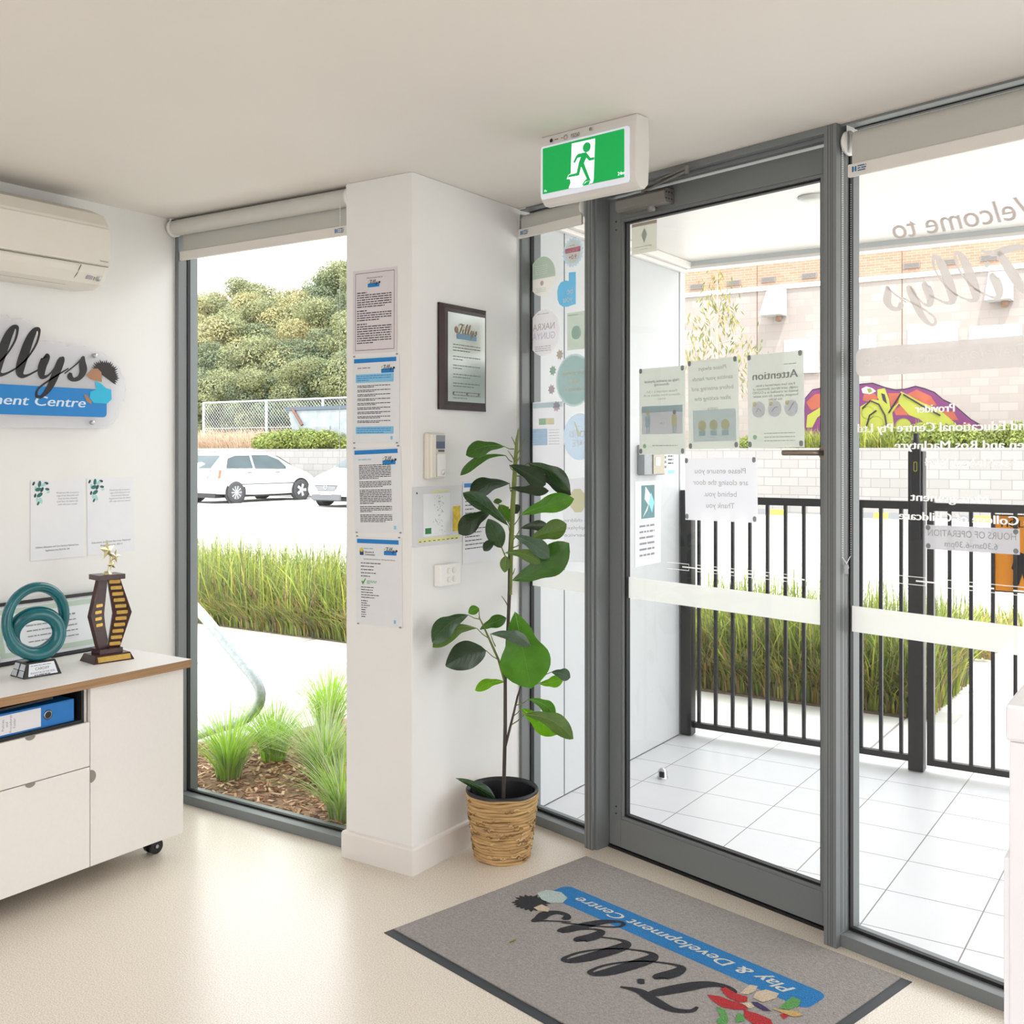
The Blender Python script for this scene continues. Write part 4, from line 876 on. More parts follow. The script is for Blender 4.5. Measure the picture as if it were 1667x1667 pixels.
# raised light-box face
zf = .0045; gz0, gz1 = H - .040, H - .178; gx0, gx1 = .012, EW - .032
DIFF = mat('sign_diffuser', '#dfe3ee', .4, emit=.2)
mb = MB(); mb.prism([exf @ Vector((x, y, zf - .003)) for x, y in rrect(gx0 - .009, gz1 - .016, gx1 + .016, gz0 + .007, .010)], (exf.to_3x3() @ Vector((0, 0, .007))), DIFF); mb.build('diffuser', es, bevel=.002)
GRN = mat('exit_green', '#009a48', .4, emit=.42); WHT = mat('exit_white', '#eef6ff', .4, emit=.55); zg = zf + .0045
mb = MB()
def gg(px, py):   # sign artwork laid out on its own panel, 0..1 across and down
    a = (px - (375 + (395 - 375) * (py - 500) / 480)) / 865; top = 510 - 222 * a; bot = 985 - 180 * a
    b_ = (py - top) / (bot - top); return (gx0 + a * (gx1 - gx0), gz0 + b_ * (gz1 - gz0))
flat(mb, exf, rrect(gx0, gz1, gx1, gz0, .002, 2), GRN, zg)
ART = lambda pts, m, z: flat(mb, exf, [gg(*p) for p in pts], m, zg + z)
ART([(695, 450), (940, 393), (943, 820), (935, 862), (893, 876), (910, 840), (870, 850), (840, 880), (822, 903), (680, 920), (700, 860), (690, 822), (655, 824), (672, 780), (697, 765)], WHT, .0004)
cc = gg(857, 487); flat(mb, exf, circle(cc[0], cc[1], .0145, 24), GRN, zg + .0009)
ART([(770, 557), (850, 540), (868, 556), (900, 598), (940, 590), (940, 618), (890, 630), (858, 598), (835, 655), (905, 822), (875, 828), (806, 690), (788, 784), (668, 806), (680, 780), (762, 758), (780, 650), (800, 590), (765, 600), (738, 655), (720, 645), (750, 578)], GRN, .0009)
ART([(905, 820), (915, 838), (860, 850), (840, 882), (822, 890), (845, 846), (870, 822)], GRN, .0011)
put_text(mb, exf, '24m', gx1 - .022, gz1 + .008, .010, WHT, 'l', z=zg + .001, bold=.0003); put_text(mb, exf, 'ffia', gx0 + .006, gz1 + .005, .007, WHT, 'l', z=zg + .001, shear=.2)
mb.build('pictogram_panel', es)
mb = MB(); put_text(mb, exf, 'FS02565', .118, H - .027, .012, INK, 'l', w=.032, z=.0048); flat(mb, exf, circle(.042, H - .020, .006, 16), INK, .0048); words(mb, exf, .055, H - .021, .016, .003, INK, random.Random(2), .0048); words(mb, exf, .08, H - .021, .008, .003, INK, random.Random(5), .0048)
mb.lathe([(.006, 0), (.0075, .001), (.006, .0015)], (0, 0, 0), GREYINK, 20, exf @ Matrix.Translation((.098, H - .021, .0045))); mb.lathe([(.0001, .001), (.004, .001), (.005, 0)], (0, 0, 0), GREYINK, 16, exf @ Matrix.Translation((.19, H - .015, .0045))); mb.build('marking', es)

# ---------------- door closer ----------------
CL = mat('closer_grey', '#8a8783', .4, metal=.4)
dc = MB(); sc0, sc1 = DS(1001, 2.75), DS(1081, 2.75); zc1 = 2.352; zc0 = 2.302
prof = [(0, zc0), (-.040, zc0), (-.050, zc0 + .010), (-.050, zc1 - .010), (-.040, zc1), (0, zc1)]
A = [D(sc0, 2.80 + x, z) for x, z in prof]; B_ = [D(sc1, 2.80 + x, z) for x, z in prof]; n = len(prof)
dc.add(A + B_, [[i, (i + 1) % n, n + (i + 1) % n, n + i] for i in range(n)] + [list(range(n))[::-1], list(range(n, 2 * n))], CL); 
for k in range(3):
    for j in range(2): dc.lathe([(.0001, .002), (.003, .002), (.003, 0)], (0, 0, 0), BLACK, 10, frame(D(sc1, 2.80 - .012 - k * .014, zc0 + .014 + j * .022), EN, UP) )
dc.lathe([(.0001, -.016), (.012, -.016), (.016, -.006), (.016, 0)], D((sc0 * .35 + sc1 * .65), 2.775, zc0), CL, 16)
dc.build('closer_body', d1, bevel=.002)
dc = MB(); p0 = D(sc0 * .5 + sc1 * .5, 2.775, zc1 + .004); p1 = D(DS(1118, 2.70), 2.70, zc1 + .018); p2 = D(sc0 * .65 + sc1 * .35, 2.79, zc1 + .032)
dc.tube([p0 - UP * .004, p0 + UP * .012], .010, CL, 14); dc.tube([p0 + UP * .008, p1], .009, CL, 8, flat=.5); dc.tube([p1 - UP * .010, p1 + UP * .016], .008, CL, 12); dc.tube([p1 + UP * .010, p2], .0055, CL, 8); dc.build('closer_arm', d1)
# ---------------- films, stickers and notices on the glass ----------------
NS = 2.7955   # room side face of the sidelight panes
ND = 2.8245   # outer face of the door pane
def gframe(n): return frame(D(0, n, 0), EU, UP)
def gp(u, v, n): p = ond(u, v, n); return (p.dot(EU), p.z)
BANDM = film_mat('frosted_band_film', '#e9e9e5', .94, .55)
def band(s0, s1, n, lab):
    mb = MB(); flat(mb, gframe(n), [(s0, .917), (s1, .917), (s1, .993), (s0, .993)], BANDM, 0); tag(mb.build('frosted_band'), lab, 'glass film')
band(-3.126, S1a, NS, 'plain frosted safety band across the narrow sidelight behind the fig'); band(gl, gr, ND, 'plain frosted safety band across the entrance door glass'); band(S2b, 2.5, NS, 'plain frosted safety band across the fixed pane right of the door')
SHL0 = film_mat('grey_line_film', '#c9c7c4', .85, .4)
LINEM = film_mat('white_line_film', '#eceae4', .9, .5)
def line_decal(u0, v0, n, count, lab):
    s0, z0 = gp(u0, v0, n); mb = MB(); fr = gframe(n)
    R_ = lambda a, b, c, d, q=0: flat(mb, fr, [(a, b), (c, b), (c, d), (a, d)], LINEM, q)
    for k in range(count):
        s = s0 + k * .135
        for dz in (-.011, .011): R_(s, z0 + dz - .001, s + .10, z0 + dz + .001)
        R_(s + .098, z0 - .011, s + .10, z0 - .004); R_(s + .098, z0 + .004, s + .10, z0 + .011); R_(s + .07, z0 - .0022, s + .155, z0 + .0022, .0002)
    tag(mb.build('line_decal'), lab, 'glass decal')
line_decal(1085, 920, ND, 4, 'thin bracketed line pattern on the door glass above its frosted band'); line_decal(1453, 942, NS, 10, 'thin bracketed line pattern on the fixed pane above its frosted band')
_g = frame((0, 2.9245, 0), (1, 0, 0), (0, 0, 1)); _a = ony(371, 868, 2.9245); mb = MB()
for k in range(4):
    s = _a.x + k * .085
    for dz in (-.008, .008): flat(mb, _g, [(s, _a.z + dz - .0008), (s + .065, _a.z + dz - .0008), (s + .065, _a.z + dz + .0008), (s, _a.z + dz + .0008)], SHL0, 0)
    flat(mb, _g, [(s + .045, _a.z - .0015), (s + .10, _a.z - .0015), (s + .10, _a.z + .0015), (s + .045, _a.z + .0015)], SHL0, .0002)
tag(mb.build('line_decal'), 'thin bracketed line pattern on the tall window glass beside the sideboard', 'glass decal')
def fm(name, col, op=.85, tr=.5): return film_mat(name, col, op, tr)
def disc(u, v, rpx, n): # returns centre and real radius
    c = gp(u, v, n); return c[0], c[1], abs(gp(u, v - rpx, n)[1] - c[1])
sf_ = gframe(NS)
MG, CRE = fm('film_mint', '#bcd3c4', .8), fm('film_cream', '#eeeae2', .85)
x, y, r = disc(882, 449.8, 32, NS); mb = MB(); flat(mb, sf_, circle(x, y, r, 40), CRE, 0)
flat(mb, sf_, [(x + r * math.cos(a), y + r * math.sin(a)) for a in [math.radians(-6 + 192 * i / 30) for i in range(31)]], MG, .0004)
for i in range(5): words(mb, sf_, x - r * .5, y + r * (.52 - .1 * i), r * 1.0, r * .05, CRE, rnd, .0008)
flat(mb, sf_, circle(x, y - r * .35, r * .13, 12), fm('film_mauve', '#c3a9b4'), .0008)
for i in range(3): words(mb, sf_, x - r * .42, y - r * (.62 + .08 * i), r * .8, r * .04, MG, rnd, .0008)
tag(mb.build('window_sticker'), 'round sticker, mint above and cream below, high on the sidelight', 'sticker')
x, y, r = disc(932, 410.6, 25, NS); mb = MB(); J = [(x + (r if k % 2 else r * .87) * math.cos(math.pi * k / 22), y + (r if k % 2 else r * .87) * math.sin(math.pi * k / 22)) for k in range(44)]
flat(mb, sf_, J, fm('film_sky', '#bfd6e8', .85), 0); flat(mb, sf_, circle(x, y, r * .74, 30), fm('film_ivory', '#f1eddf', .9), .0004); flat(mb, sf_, [(x - r * .72, y - r * .02), (x + r * .72, y - r * .02), (x + r * .72, y + r * .3), (x - r * .72, y + r * .3)], fm('film_pink', '#e88aa4', .9), .0008)
put_text(mb, sf_, '9.0+', x, y - r * .45, r * .3, fm('film_red', '#c9606c', .9), 'c', flip=True, z=.0008); words(mb, sf_, x - r * .6, y + r * .06, r * 1.2, r * .12, CRE, rnd, .0012); words(mb, sf_, x - r * .3, y + r * .42, r * .6, r * .1, MG, rnd, .0008)
tag(mb.build('window_sticker'), 'jagged round badge sticker with a pink stripe and mirrored 9.0+', 'sticker')
BY = fm('film_bright_blue', '#66bbe6', .92); mb = MB(); L7 = lambda zx, zy: gp(830 + zx * .204, 360 + zy * .204, NS)
flat(mb, sf_, [L7(*p) for p in ((468, 410), (524, 404), (524, 662), (500, 668), (460, 684), (420, 682), (392, 662), (378, 625), (376, 560), (384, 520), (405, 488), (440, 474), (468, 478))], BY, 0)
WF = fm('film_white_letter', '#f6f7f7', .95)
for t, yy in (('be', 578), ('you', 640)): c = L7(500, yy); put_text(mb, sf_, t, c[0], c[1], .026, WF, 'l', flip=True, z=.0005, bold=.0008)
tag(mb.build('window_sticker'), 'bright blue speech bubble sticker with mirrored words be you', 'sticker')
x, y, r = disc(884.7, 541.6, 38, NS); mb = MB(); flat(mb, sf_, circle(x, y, r, 40), fm('film_milky', '#e9e6ea', .85), 0)
put_text(mb, sf_, 'NAKRA', x, y + r * .12, r * .3, fm('film_grey', '#b5adaf', .9), 'c', flip=True, z=.0006); put_text(mb, sf_, 'GUNYA', x, y - r * .28, r * .3, fm('film_lilac', '#c5c3da', .9), 'c', flip=True, z=.0006)
for i in range(3): words(mb, sf_, x - r * .55, y - r * (.6 + .09 * i), r * 1.1, r * .05, fm('film_grey', '#b5adaf', .9), rnd, .0006)
words(mb, sf_, x - r * .4, y + r * .8, r * .8, r * .05, fm('film_grey', '#b5adaf', .9), rnd, .0006)
tag(mb.build('window_sticker'), 'large milky white round sticker in the middle of the sidelight', 'sticker')
SG = fm('film_sage', '#c3d2c0', .8); mb = MB(); a_, b_ = L7(455, 735), L7(600, 1018); flat(mb, sf_, [(a_[0], b_[1]), (b_[0] + .02, b_[1]), (b_[0] + .02, a_[1]), (a_[0], a_[1])], SG, 0)
c = L7(527, 890); flat(mb, sf_, circle(c[0], c[1], .026, 28), fm('film_teal', '#b5d0cb', .9), .0005)
for k in range(4): flat(mb, sf_, [(c[0] - .018 + k * .008, c[1] - .016), (c[0] - .016 + k * .008, c[1] - .016), (c[0] - .010 + k * .008, c[1] + .016), (c[0] - .012 + k * .008, c[1] + .016)], SG, .0008)
words(mb, sf_, a_[0] + .005, a_[1] - .012, .06, .006, fm('film_teal', '#b5d0cb', .9), rnd, .0005); tag(mb.build('window_sticker'), 'sage green card with a teal leaf roundel at the right of the sidelight', 'sticker')
for (zx, zy, col, nm, lb) in ((398, 1065, '#b3a69c', 'film_taupe', 'taupe eight pointed star sticker, highest of the little stars'), (342, 1193, '#8fa99b', 'film_deep_green', 'grey green eight pointed star sticker, second of the little stars'), (332, 1343, '#a99c9f', 'film_dusky', 'dusky mauve eight pointed star sticker, third of the little stars'), (372, 1478, '#c6bcc6', 'film_pale_lilac', 'pale lilac star sticker over the top of the blue headed notice')):
    c = L7(zx, zy); r = .021 if zy != 1478 else .023; mb = MB(); flat(mb, sf_, [(c[0] + (r if k % 2 == 0 else r * .66) * math.cos(math.pi * k / 8 + .2), c[1] + (r if k % 2 == 0 else r * .66) * math.sin(math.pi * k / 8 + .2)) for k in range(16)], fm(nm, col, .92), .0012); tag(mb.build('star_sticker'), lb, 'sticker')
x, y, r = disc(934, 619, 43, NS); mb = MB(); flat(mb, sf_, circle(x, y, r, 44), fm('film_ring_teal', '#c0d8d7', .88), 0); flat(mb, sf_, circle(x, y, r * .93, 44), fm('film_dull_teal', '#cde0e0', .9), .0004)
for i, t in enumerate(('Our service', 'values', 'inclusion')): put_text(mb, sf_, t, x, y + r * (.2 - .3 * i), r * .19, fm('film_ivory', '#f1eddf', .9), 'c', flip=True, z=.0008, bold=.0006)
tag(mb.build('window_sticker'), 'large teal round sticker with mirrored words our service values inclusion', 'sticker')
x, y, r = disc(943, 711, 38, NS); mb = MB(); flat(mb, sf_, circle(x, y, r, 40), fm('film_powder_blue', '#cfe2f5', .9), 0)
for t, dy in (('COVID', -.02), ('SAFE', -.42)): put_text(mb, sf_, t, x, y + r * dy, r * .3, WF, 'c', flip=True, z=.0006, bold=.0008)
put_text(mb, sf_, "WE'RE", x, y + r * .32, r * .16, WF, 'c', flip=True, z=.0006)
flat(mb, sf_, [(x - r * .35, y + r * .65), (x - r * .28, y + r * .68), (x - r * .02, y + r * .12), (x + r * .1, y + r * .3), (x + r * .16, y + r * .26), (x - r * .02, y - r * .02)], fm('film_tick_cream', '#ecebc0', .9), .001)
tag(mb.build('window_sticker'), 'powder blue round sticker with mirrored words covid safe', 'sticker')
# notices seen from behind
BK1 = fm('paper_back_sage', '#d6dad2', .97, .45); BK2 = fm('paper_back_white', '#ececf1', .96, .5); SHW = fm('show_through_grey', '#b0b4b0', .9, .45); SHB = fm('show_through_blue', '#cddfe4', .9, .5); SHY = fm('show_through_yellow', '#ebe5c0', .9, .5); SHL = fm('show_through_lilac', '#e0dfe6', .9, .5); TABM = fm('adhesive_tab', '#8e9090', .9, .3)
def back_sheet(tl, tr, bl, n, m, cat='notice', nm='glass_notice'):
    fr, w, h_ = sheet_frame(ond(*tl, n), ond(*tr, n), ond(*bl, n)); mb = MB(); flat(mb, fr, [(0, -h_), (w, -h_), (w, 0), (0, 0)], m, 0); return fr, w, h_, mb
def tabs(mb, fr, w, h_):
    for x, y in ((.008, -.008), (w - .012, -.008), (.008, -h_ + .012), (w - .012, -h_ + .012)): flat(mb, fr, rrect(x - .007, y - .009, x + .007, y + .009, .006, 4), TABM, .0012)
T_ = lambda mb, fr, t, x, y, s, **k: put_text(mb, fr, t, x, y, s, SHW, 'c', flip=True, z=.0008, **k)
fr, w, h_, mb = back_sheet((1040, 601), (1115, 594.7), (1041, 740), ND, BK1)
T_(mb, fr, 'Help us practise physical', w / 2, -.052, .010, w=w * .74, bold=.0003); T_(mb, fr, 'distancing', w / 2, -.064, .009, w=w * .32, bold=.0003)
for i, t in enumerate(('Please maintain a 1.5m', 'distance from others at all', 'times.')): T_(mb, fr, t, w / 2, -.088 - i * .013, .0085, w=w * (.66, .78, .18)[i])
flat(mb, fr, [(.012, -.235), (w - .012, -.235), (w - .012, -.135), (.012, -.135)], SHL, .0005); flat(mb, fr, [(.012, -.158), (w - .012, -.158), (w - .012, -.135), (.012, -.135)], SHB, .0008)
for k, px in ((0, .042), (1, w - .048)):
    flat(mb, fr, circle(px, -.160, .008, 16), SHY if k == 0 else SHW, .0012); flat(mb, fr, rrect(px - .013, -.208, px + .011, -.168, .005), SHB if k == 0 else SHY, .0011)
    for d_ in (-.008, .003): flat(mb, fr, [(px + d_, -.232), (px + d_ + .006, -.232), (px + d_ + .006, -.207), (px + d_, -.207)], SHB, .0011)
T_(mb, fr, '1.5m', w / 2, -.2, .008); flat(mb, fr, circle(w * .12, -h_ + .03, .008, 18), fm('show_through_green', '#a8cfae', .9), .0008); words(mb, fr, w * .3, -h_ + .03, w * .6, .005, SHW, rnd); tabs(mb, fr, w, h_)
tag(mb.build('glass_notice'), 'leftmost of the three notices taped in a row on the door glass', 'notice')
fr, w, h_, mb = back_sheet((1119, 588.5), (1201, 579.8), (1121, 731.8), ND, BK1)
for i, t in enumerate(('Please always', 'sanitise your hands', 'before entering and', 'after exiting the', 'centre')): T_(mb, fr, t, w * .5, -.036 - i * .034, .014, w=w * (.55, .8, .82, .72, .2)[i], shear=.2)
flat(mb, fr, [(.02, -h_ + .025), (w - .012, -h_ + .025), (w - .012, -.17), (.02, -.17)], fm('show_through_pale_blue', '#dbe3e6', .9, .5), .0005)
for k in range(3): px = w * (.28 + .23 * k); flat(mb, fr, circle(px, -.222, .018, 22), SHY, .0009); flat(mb, fr, [(px - .014, -.258), (px + .014, -.258), (px + .014, -.240), (px - .014, -.240)], SHB, .0012)
tabs(mb, fr, w, h_); tag(mb.build('glass_notice'), 'middle of the three taped door notices, with three yellow dots', 'notice')
fr, w, h_, mb = back_sheet((1215.8, 578.8), (1307.6, 569.6), (1217.9, 729.7), ND, BK1)
T_(mb, fr, 'Attention', w / 2, -.082, .026, w=w * .80, bold=.0012)
for i, t in enumerate(('If you have experienced a fever,', 'cough, sore throat, shortness of', 'breath or travelled in a COVID', 'hotspot, please do not enter', 'this facility.')): T_(mb, fr, t, w / 2, -.105 - i * .0115, .0085, w=w * (.7, .8, .8, .8, .26)[i], bold=.0002)
for k in range(3):
    px = w * (.2 + .29 * k); flat(mb, fr, circle(px, -.178, .026, 26), SHL, .0006); flat(mb, fr, circle(px - .015, -.160, .008, 14), SHY, .0009)
    mb.tube([fr @ Vector((px - .010, -.186, .001)), fr @ Vector((px, -.174, .001)), fr @ Vector((px + .010, -.184 + .012 * k, .001))], .0008, SHW, 5)
flat(mb, fr, circle(w * .13, -h_ + .035, .008, 18), fm('show_through_green', '#a8cfae', .9), .0008)
for i in range(3): words(mb, fr, w * .3, -h_ + .045 - i * .012, w * .6, .004, SHW, rnd)
words(mb, fr, w * .66, -.04, w * .26, .004, SHW, rnd); tabs(mb, fr, w, h_); tag(mb.build('glass_notice'), 'rightmost of the three taped door notices, with mirrored heading Attention', 'notice')
fr, w, h_, mb = back_sheet((1114.2, 746), (1232, 744.5), (1113.8, 846), ND, BK2)
for i, t in enumerate(('Please ensure you', 'are closing the door', 'behind you.', 'Thank you')): T_(mb, fr, t, w * .5, -.052 - i * .0385, .0185, w=w * (.7, .76, .45, .39)[i])
tabs(mb, fr, w, h_); tag(mb.build('glass_notice'), 'wide white notice on the door glass with mirrored words about closing the door', 'notice')
fr, w, h_, mb = back_sheet((1028.3, 365.6), (1069, 357), (1028, 415.8), ND, fm('decal_pale_sage', '#d2d2c2', .85, .5)); flat(mb, fr, [(0, -.012), (w, -.012), (w, 0), (0, 0)], fm('decal_brown', '#b9a79a', .9), .0006)
flat(mb, fr, [(w * .5, -.02), (w * .62, -.045), (w * .5, -.075), (w * .38, -.045)], SHW, .0006); words(mb, fr, w * .1, -.088, w * .8, .004, SHW, rnd); words(mb, fr, w * .3, -.098, w * .4, .003, SHW, rnd)
tag(mb.build('glass_decal'), 'small sage square decal in the top left corner of the door glass', 'decal')
# sidelight papers
fr, w, h_, mb = back_sheet((855, 656), (917, 652), (856, 800), NS + .0005, BK2)
flat(mb, fr, [(.004, -.024), (w - .006, -.024), (w - .006, -.004), (.004, -.004)], SHB, .0006); star2 = [(.035 + (.012 if k % 2 == 0 else .005) * math.sin(math.pi * k / 5), -.060 + (.012 if k % 2 == 0 else .005) * math.cos(math.pi * k / 5)) for k in range(10)]; flat(mb, fr, star2, fm('show_through_star', '#a9cde6', .9), .0006)
flat(mb, fr, [(w * .36, -.09), (w * .54, -.09), (w * .54, -.065), (w * .36, -.065)], fm('show_through_green', '#a8cfae', .9), .0006); flat(mb, fr, [(w * .54, -.09), (w * .76, -.09), (w * .76, -.065), (w * .54, -.065)], SHY, .0006)
flat(mb, fr, [(w * .08, -.17), (w * .58, -.17), (w * .58, -.105), (w * .08, -.105)], fm('show_through_blue_block', '#c0dcf2', .9), .0006)
for i in range(6): words(mb, fr, w * .62, -.112 - i * .011, w * .3, .003, SHW, rnd); flat(mb, fr, [(w * .1, -.114 - i * .01), (w * .56, -.114 - i * .01), (w * .56, -.1125 - i * .01), (w * .1, -.1125 - i * .01)], BK2, .0009)
tag(mb.build('glass_notice'), 'white notice with a blue header and small star on the sidelight, above the fig', 'notice')
fr, w, h_, mb = back_sheet((913, 780), (975, 776), (914, 914), NS + .0005, BK2); c = (w * .42, -.085)
flat(mb, fr, [(c[0] + .048 * math.cos(math.pi / 8 + math.pi * k / 4), c[1] + .048 * math.sin(math.pi / 8 + math.pi * k / 4)) for k in range(8)], fm('show_through_octagon', '#f0edc5', .92), .0006)
for i, t in enumerate(('We have children', 'with Anaphylaxis', 'at this service')): put_text(mb, fr, t, .006, -.165 - i * .028, .013, SHW, 'r', flip=True, z=.0008, w=w * 1.1)
tag(mb.build('glass_notice'), 'white notice with a pale yellow octagon low on the sidelight', 'notice')
# big lettering on the fixed pane
wf = gframe(NS); LET = fm('frosted_letter_film', '#dcd6d3', .975, .5); WLT = fm('white_letter_film', '#f7f7f6', .93, .5)
wl_ = empty('window_lettering', D(-1.2, NS, 1.5), 'large mirrored welcome lettering, script name and banner film on the fixed pane', 'glass lettering')
def ptxt(nm, t, u, v, size, m, shear=0, bold=0, w=None):
    x, y = gp(u, v, NS); mb = MB(); put_text(mb, wf, t, x, y, size, m, 'r', flip=True, z=0, shear=shear, bold=bold, w=w); mb.build(nm, wl_)
ptxt('welcome_line', 'Welcome to', 1456, 390, .062, LET, .3, .0015, .44)
x, y = gp(1443, 505, NS); mb = MB(); k = script_word(mb, wf, 'Tillys', x + .43, y, .43, LET, shear=.36, flip=True, z=0, n=10); mb.build('script_name', wl_)
a_ = gp(1393, 592, NS); mb = MB(); hb = abs(gp(1400, 567, NS)[1] - gp(1400, 613, NS)[1]) / 2; yb = (gp(1400, 567, NS)[1] + gp(1400, 613, NS)[1]) / 2; flat(mb, wf, rrect(a_[0], yb - hb, a_[0] + .95, yb + hb, .022), LET, .0004)
put_text(mb, wf, 'Play & Development Centre', a_[0] + .03, yb - .012, .034, WLT, 'r', flip=True, z=.0004, shear=.3, w=.62); mb.build('banner_film', wl_)
ptxt('provider_line', 'Provider', 1489, 672, .024, WLT, bold=.0012); ptxt('company_line', 'and Educational Centre Pty Ltd', 1396, 704, .026, WLT, bold=.0012, w=.50)
ptxt('names_line', 'Helen and Ros MacIntyre', 1456, 731, .024, WLT, bold=.0012, w=.42); ptxt('established_line', 'Established 1994', 1505, 758, .022, WLT, bold=.0008, w=.25)
ptxt('management_line', 'Management', 1482, 815, .024, WLT, bold=.0012, w=.22); ptxt('college_line', 'Graduate College of Childcare', 1463, 845, .024, WLT, bold=.0012, w=.50)
fr, w, h_, mb = back_sheet((1505, 854), (1659.5, 861), (1505, 893.4), NS, fm('paper_back_grey', '#c9c9cf', .97, .35))
T_(mb, fr, 'HOURS OF OPERATION', w / 2, -.030, .019, w=w * .93); T_(mb, fr, '6.30am-6.30pm', w / 2, -.058, .017, w=w * .56)
for x_, y_ in ((.01, -.008), (w - .01, -.008), (.01, -h_ + .009), (w - .01, -h_ + .009)): flat(mb, fr, circle(x_, y_, .007, 14), TABM, .001)
tag(mb.build('glass_notice'), 'narrow grey notice with mirrored words hours of operation on the fixed pane', 'notice')

# ---------------- things on the porch ----------------
GM = mat('galvanised_grey', '#9fa3a6', .4, metal=.6, var=.05)
kb = empty('key_safe', (XP, 4.6, 1.39), 'grey metal intercom box on the porch wall seen through the door glass', 'intercom')
mb = MB(); mb.box(XP, XP + .04, 4.515, 4.735, 1.335, 1.48, GM); mb.build('box', kb, bevel=.004)
mb = MB(); mb.box(XP + .0402, XP + .045, 4.60, 4.72, 1.34, 1.47, mat('dull_brass', '#b7afa0', .4, metal=.5)); mb.box(XP + .0452, XP + .047, 4.62, 4.67, 1.38, 1.42, WHITE); mb.build('front_plate', kb)
mb = MB(); mb.lathe([(.011, 0), (.013, .003), (.0001, .004)], (0, 0, 0), BLACK, 16, frame((XP + .0452, 4.65, 1.445), (0, 1, 0), (0, 0, 1))); mb.build('lens', kb)
kp = empty('keypad', (XP, 4.775, 1.4), 'slim white keypad beside the grey intercom box on the porch wall', 'keypad')
mb = MB(); mb.box(XP, XP + .02, 4.748, 4.80, 1.35, 1.45, WHITE); mb.build('body', kp, bevel=.002)
for k in range(9):
    mb = MB(); mb.box(XP + .0202, XP + .022, 4.754 + (k % 3) * .014, 4.764 + (k % 3) * .014, 1.365 + (k // 3) * .024, 1.378 + (k // 3) * .024, GREYINK); mb.build('key', kp)
fr = frame((XP + .0014, 0, 0), (0, 1, 0), (0, 0, 1)); mb = MB(); mb.box(4.825, 4.955, 1.315, 1.46, -.0006, 0, PAPER, fr); flat(mb, fr, [(4.85, 1.335), (4.93, 1.335), (4.93, 1.355), (4.85, 1.355)], mat('aqua_print', '#8fd0dc', .6))
for i in range(4): words(mb, fr, 4.85, 1.44 - i * .018, .07, .010, INK, rnd)
tag(mb.build('notice'), 'small white notice with an aqua box beside the porch keypad', 'notice')
mb = MB(); mb.box(4.49, 4.77, .90, 1.305, -.0006, 0, PAPER, fr); TP = mat('teal_photo', '#5f8588', .6, var=.2, scale=8); flat(mb, fr, [(4.555, 1.125), (4.70, 1.125), (4.70, 1.285), (4.555, 1.285)], TP); flat(mb, fr, [(4.57, 1.13), (4.62, 1.165), (4.66, 1.235), (4.60, 1.28), (4.59, 1.22), (4.63, 1.19)], PAPER, .0008); flat(mb, fr, [(4.63, 1.20), (4.67, 1.15), (4.695, 1.20), (4.66, 1.25)], mat('aqua_print', '#8fd0dc', .6), .001)
for i in range(6): words(mb, fr, 4.535, 1.085 - i * .028, .18, .016, GREYINK, rnd)
tag(mb.build('notice'), 'tall white notice with a teal picture over handwriting on the porch wall', 'notice')
DK_ = mat('black_powder_coat', '#1d1c1e', .4, var=.05)
fe = empty('porch_fence', (-1.7, 5.03, 0), 'black steel bar fence panel along the far edge of the porch', 'fence')
mb = MB(); mb.box(-2.278, -2.218, 4.99, 5.05, .0, 1.25, DK_); mb.build('post', fe, bevel=.003)
mb = MB(); mb.box(-2.218, -1.158, 5.012, 5.048, 1.185, 1.222, DK_); mb.build('top_rail', fe, bevel=.002)
mb = MB(); mb.box(-2.218, -1.158, 5.015, 5.045, .036, .064, DK_); mb.build('bottom_rail', fe, bevel=.002)
for k in range(12): x_ = -2.191 + k * .0906; mb = MB(); mb.box(x_ - .008, x_ + .008, 5.022, 5.038, .064, 1.185, DK_); mb.build('bar', fe)
gpz = empty('gate_post', (-1.125, 5.03, 0), 'thick black gate post with a tall pool style latch between fence and gate', 'post')
mb = MB(); mb.box(-1.158, -1.092, 4.998, 5.062, 0, 1.45, DK_); mb.build('post', gpz, bevel=.003)
mb = MB(); mb.box(-1.140, -1.100, 4.975, 4.998, 1.05, 1.47, BLACK); mb.tube([(-1.12, 4.987, 1.47), (-1.12, 4.987, 1.50)], .017, BLACK, 14); mb.tube([(-1.12, 4.987, 1.50), (-1.12, 4.987, 1.53)], .013, BLACK, 14); mb.build('latch', gpz, bevel=.002)
mb = MB(); flat(mb, frame((-1.12, 4.9745, 1.38), (1, 0, 0), (0, 0, 1)), rrect(-.008, -.022, .008, .022, .006), mat('latch_label_lime', '#b5b23f', .5), .0004); flat(mb, frame((-1.12, 4.974, 1.38), (1, 0, 0), (0, 0, 1)), rrect(-.005, -.019, .005, .019, .004), BLACK, .0004); mb.build('latch_label', gpz)
ga = empty('porch_gate', (-.6, 5.03, .04), 'black steel bar gate to the right of the thick gate post', 'gate')
mb = MB(); mb.box(-1.080, -1.050, 5.014, 5.046, .030, 1.235, DK_); mb.build('stile', ga, bevel=.002)
mb = MB(); mb.box(-.05, -.02, 5.014, 5.046, .030, 1.235, DK_); mb.build('stile', ga, bevel=.002)
mb = MB(); mb.box(-1.05, -.05, 5.012, 5.048, 1.180, 1.217, DK_); mb.build('top_rail', ga, bevel=.002)
mb = MB(); mb.box(-1.05, -.05, 5.015, 5.045, .030, .058, DK_); mb.build('bottom_rail', ga, bevel=.002)
for k in range(11): x_ = -.985 + k * .0895; mb = MB(); mb.box(x_ - .008, x_ + .008, 5.022, 5.038, .058, 1.18, DK_); mb.build('bar', ga)
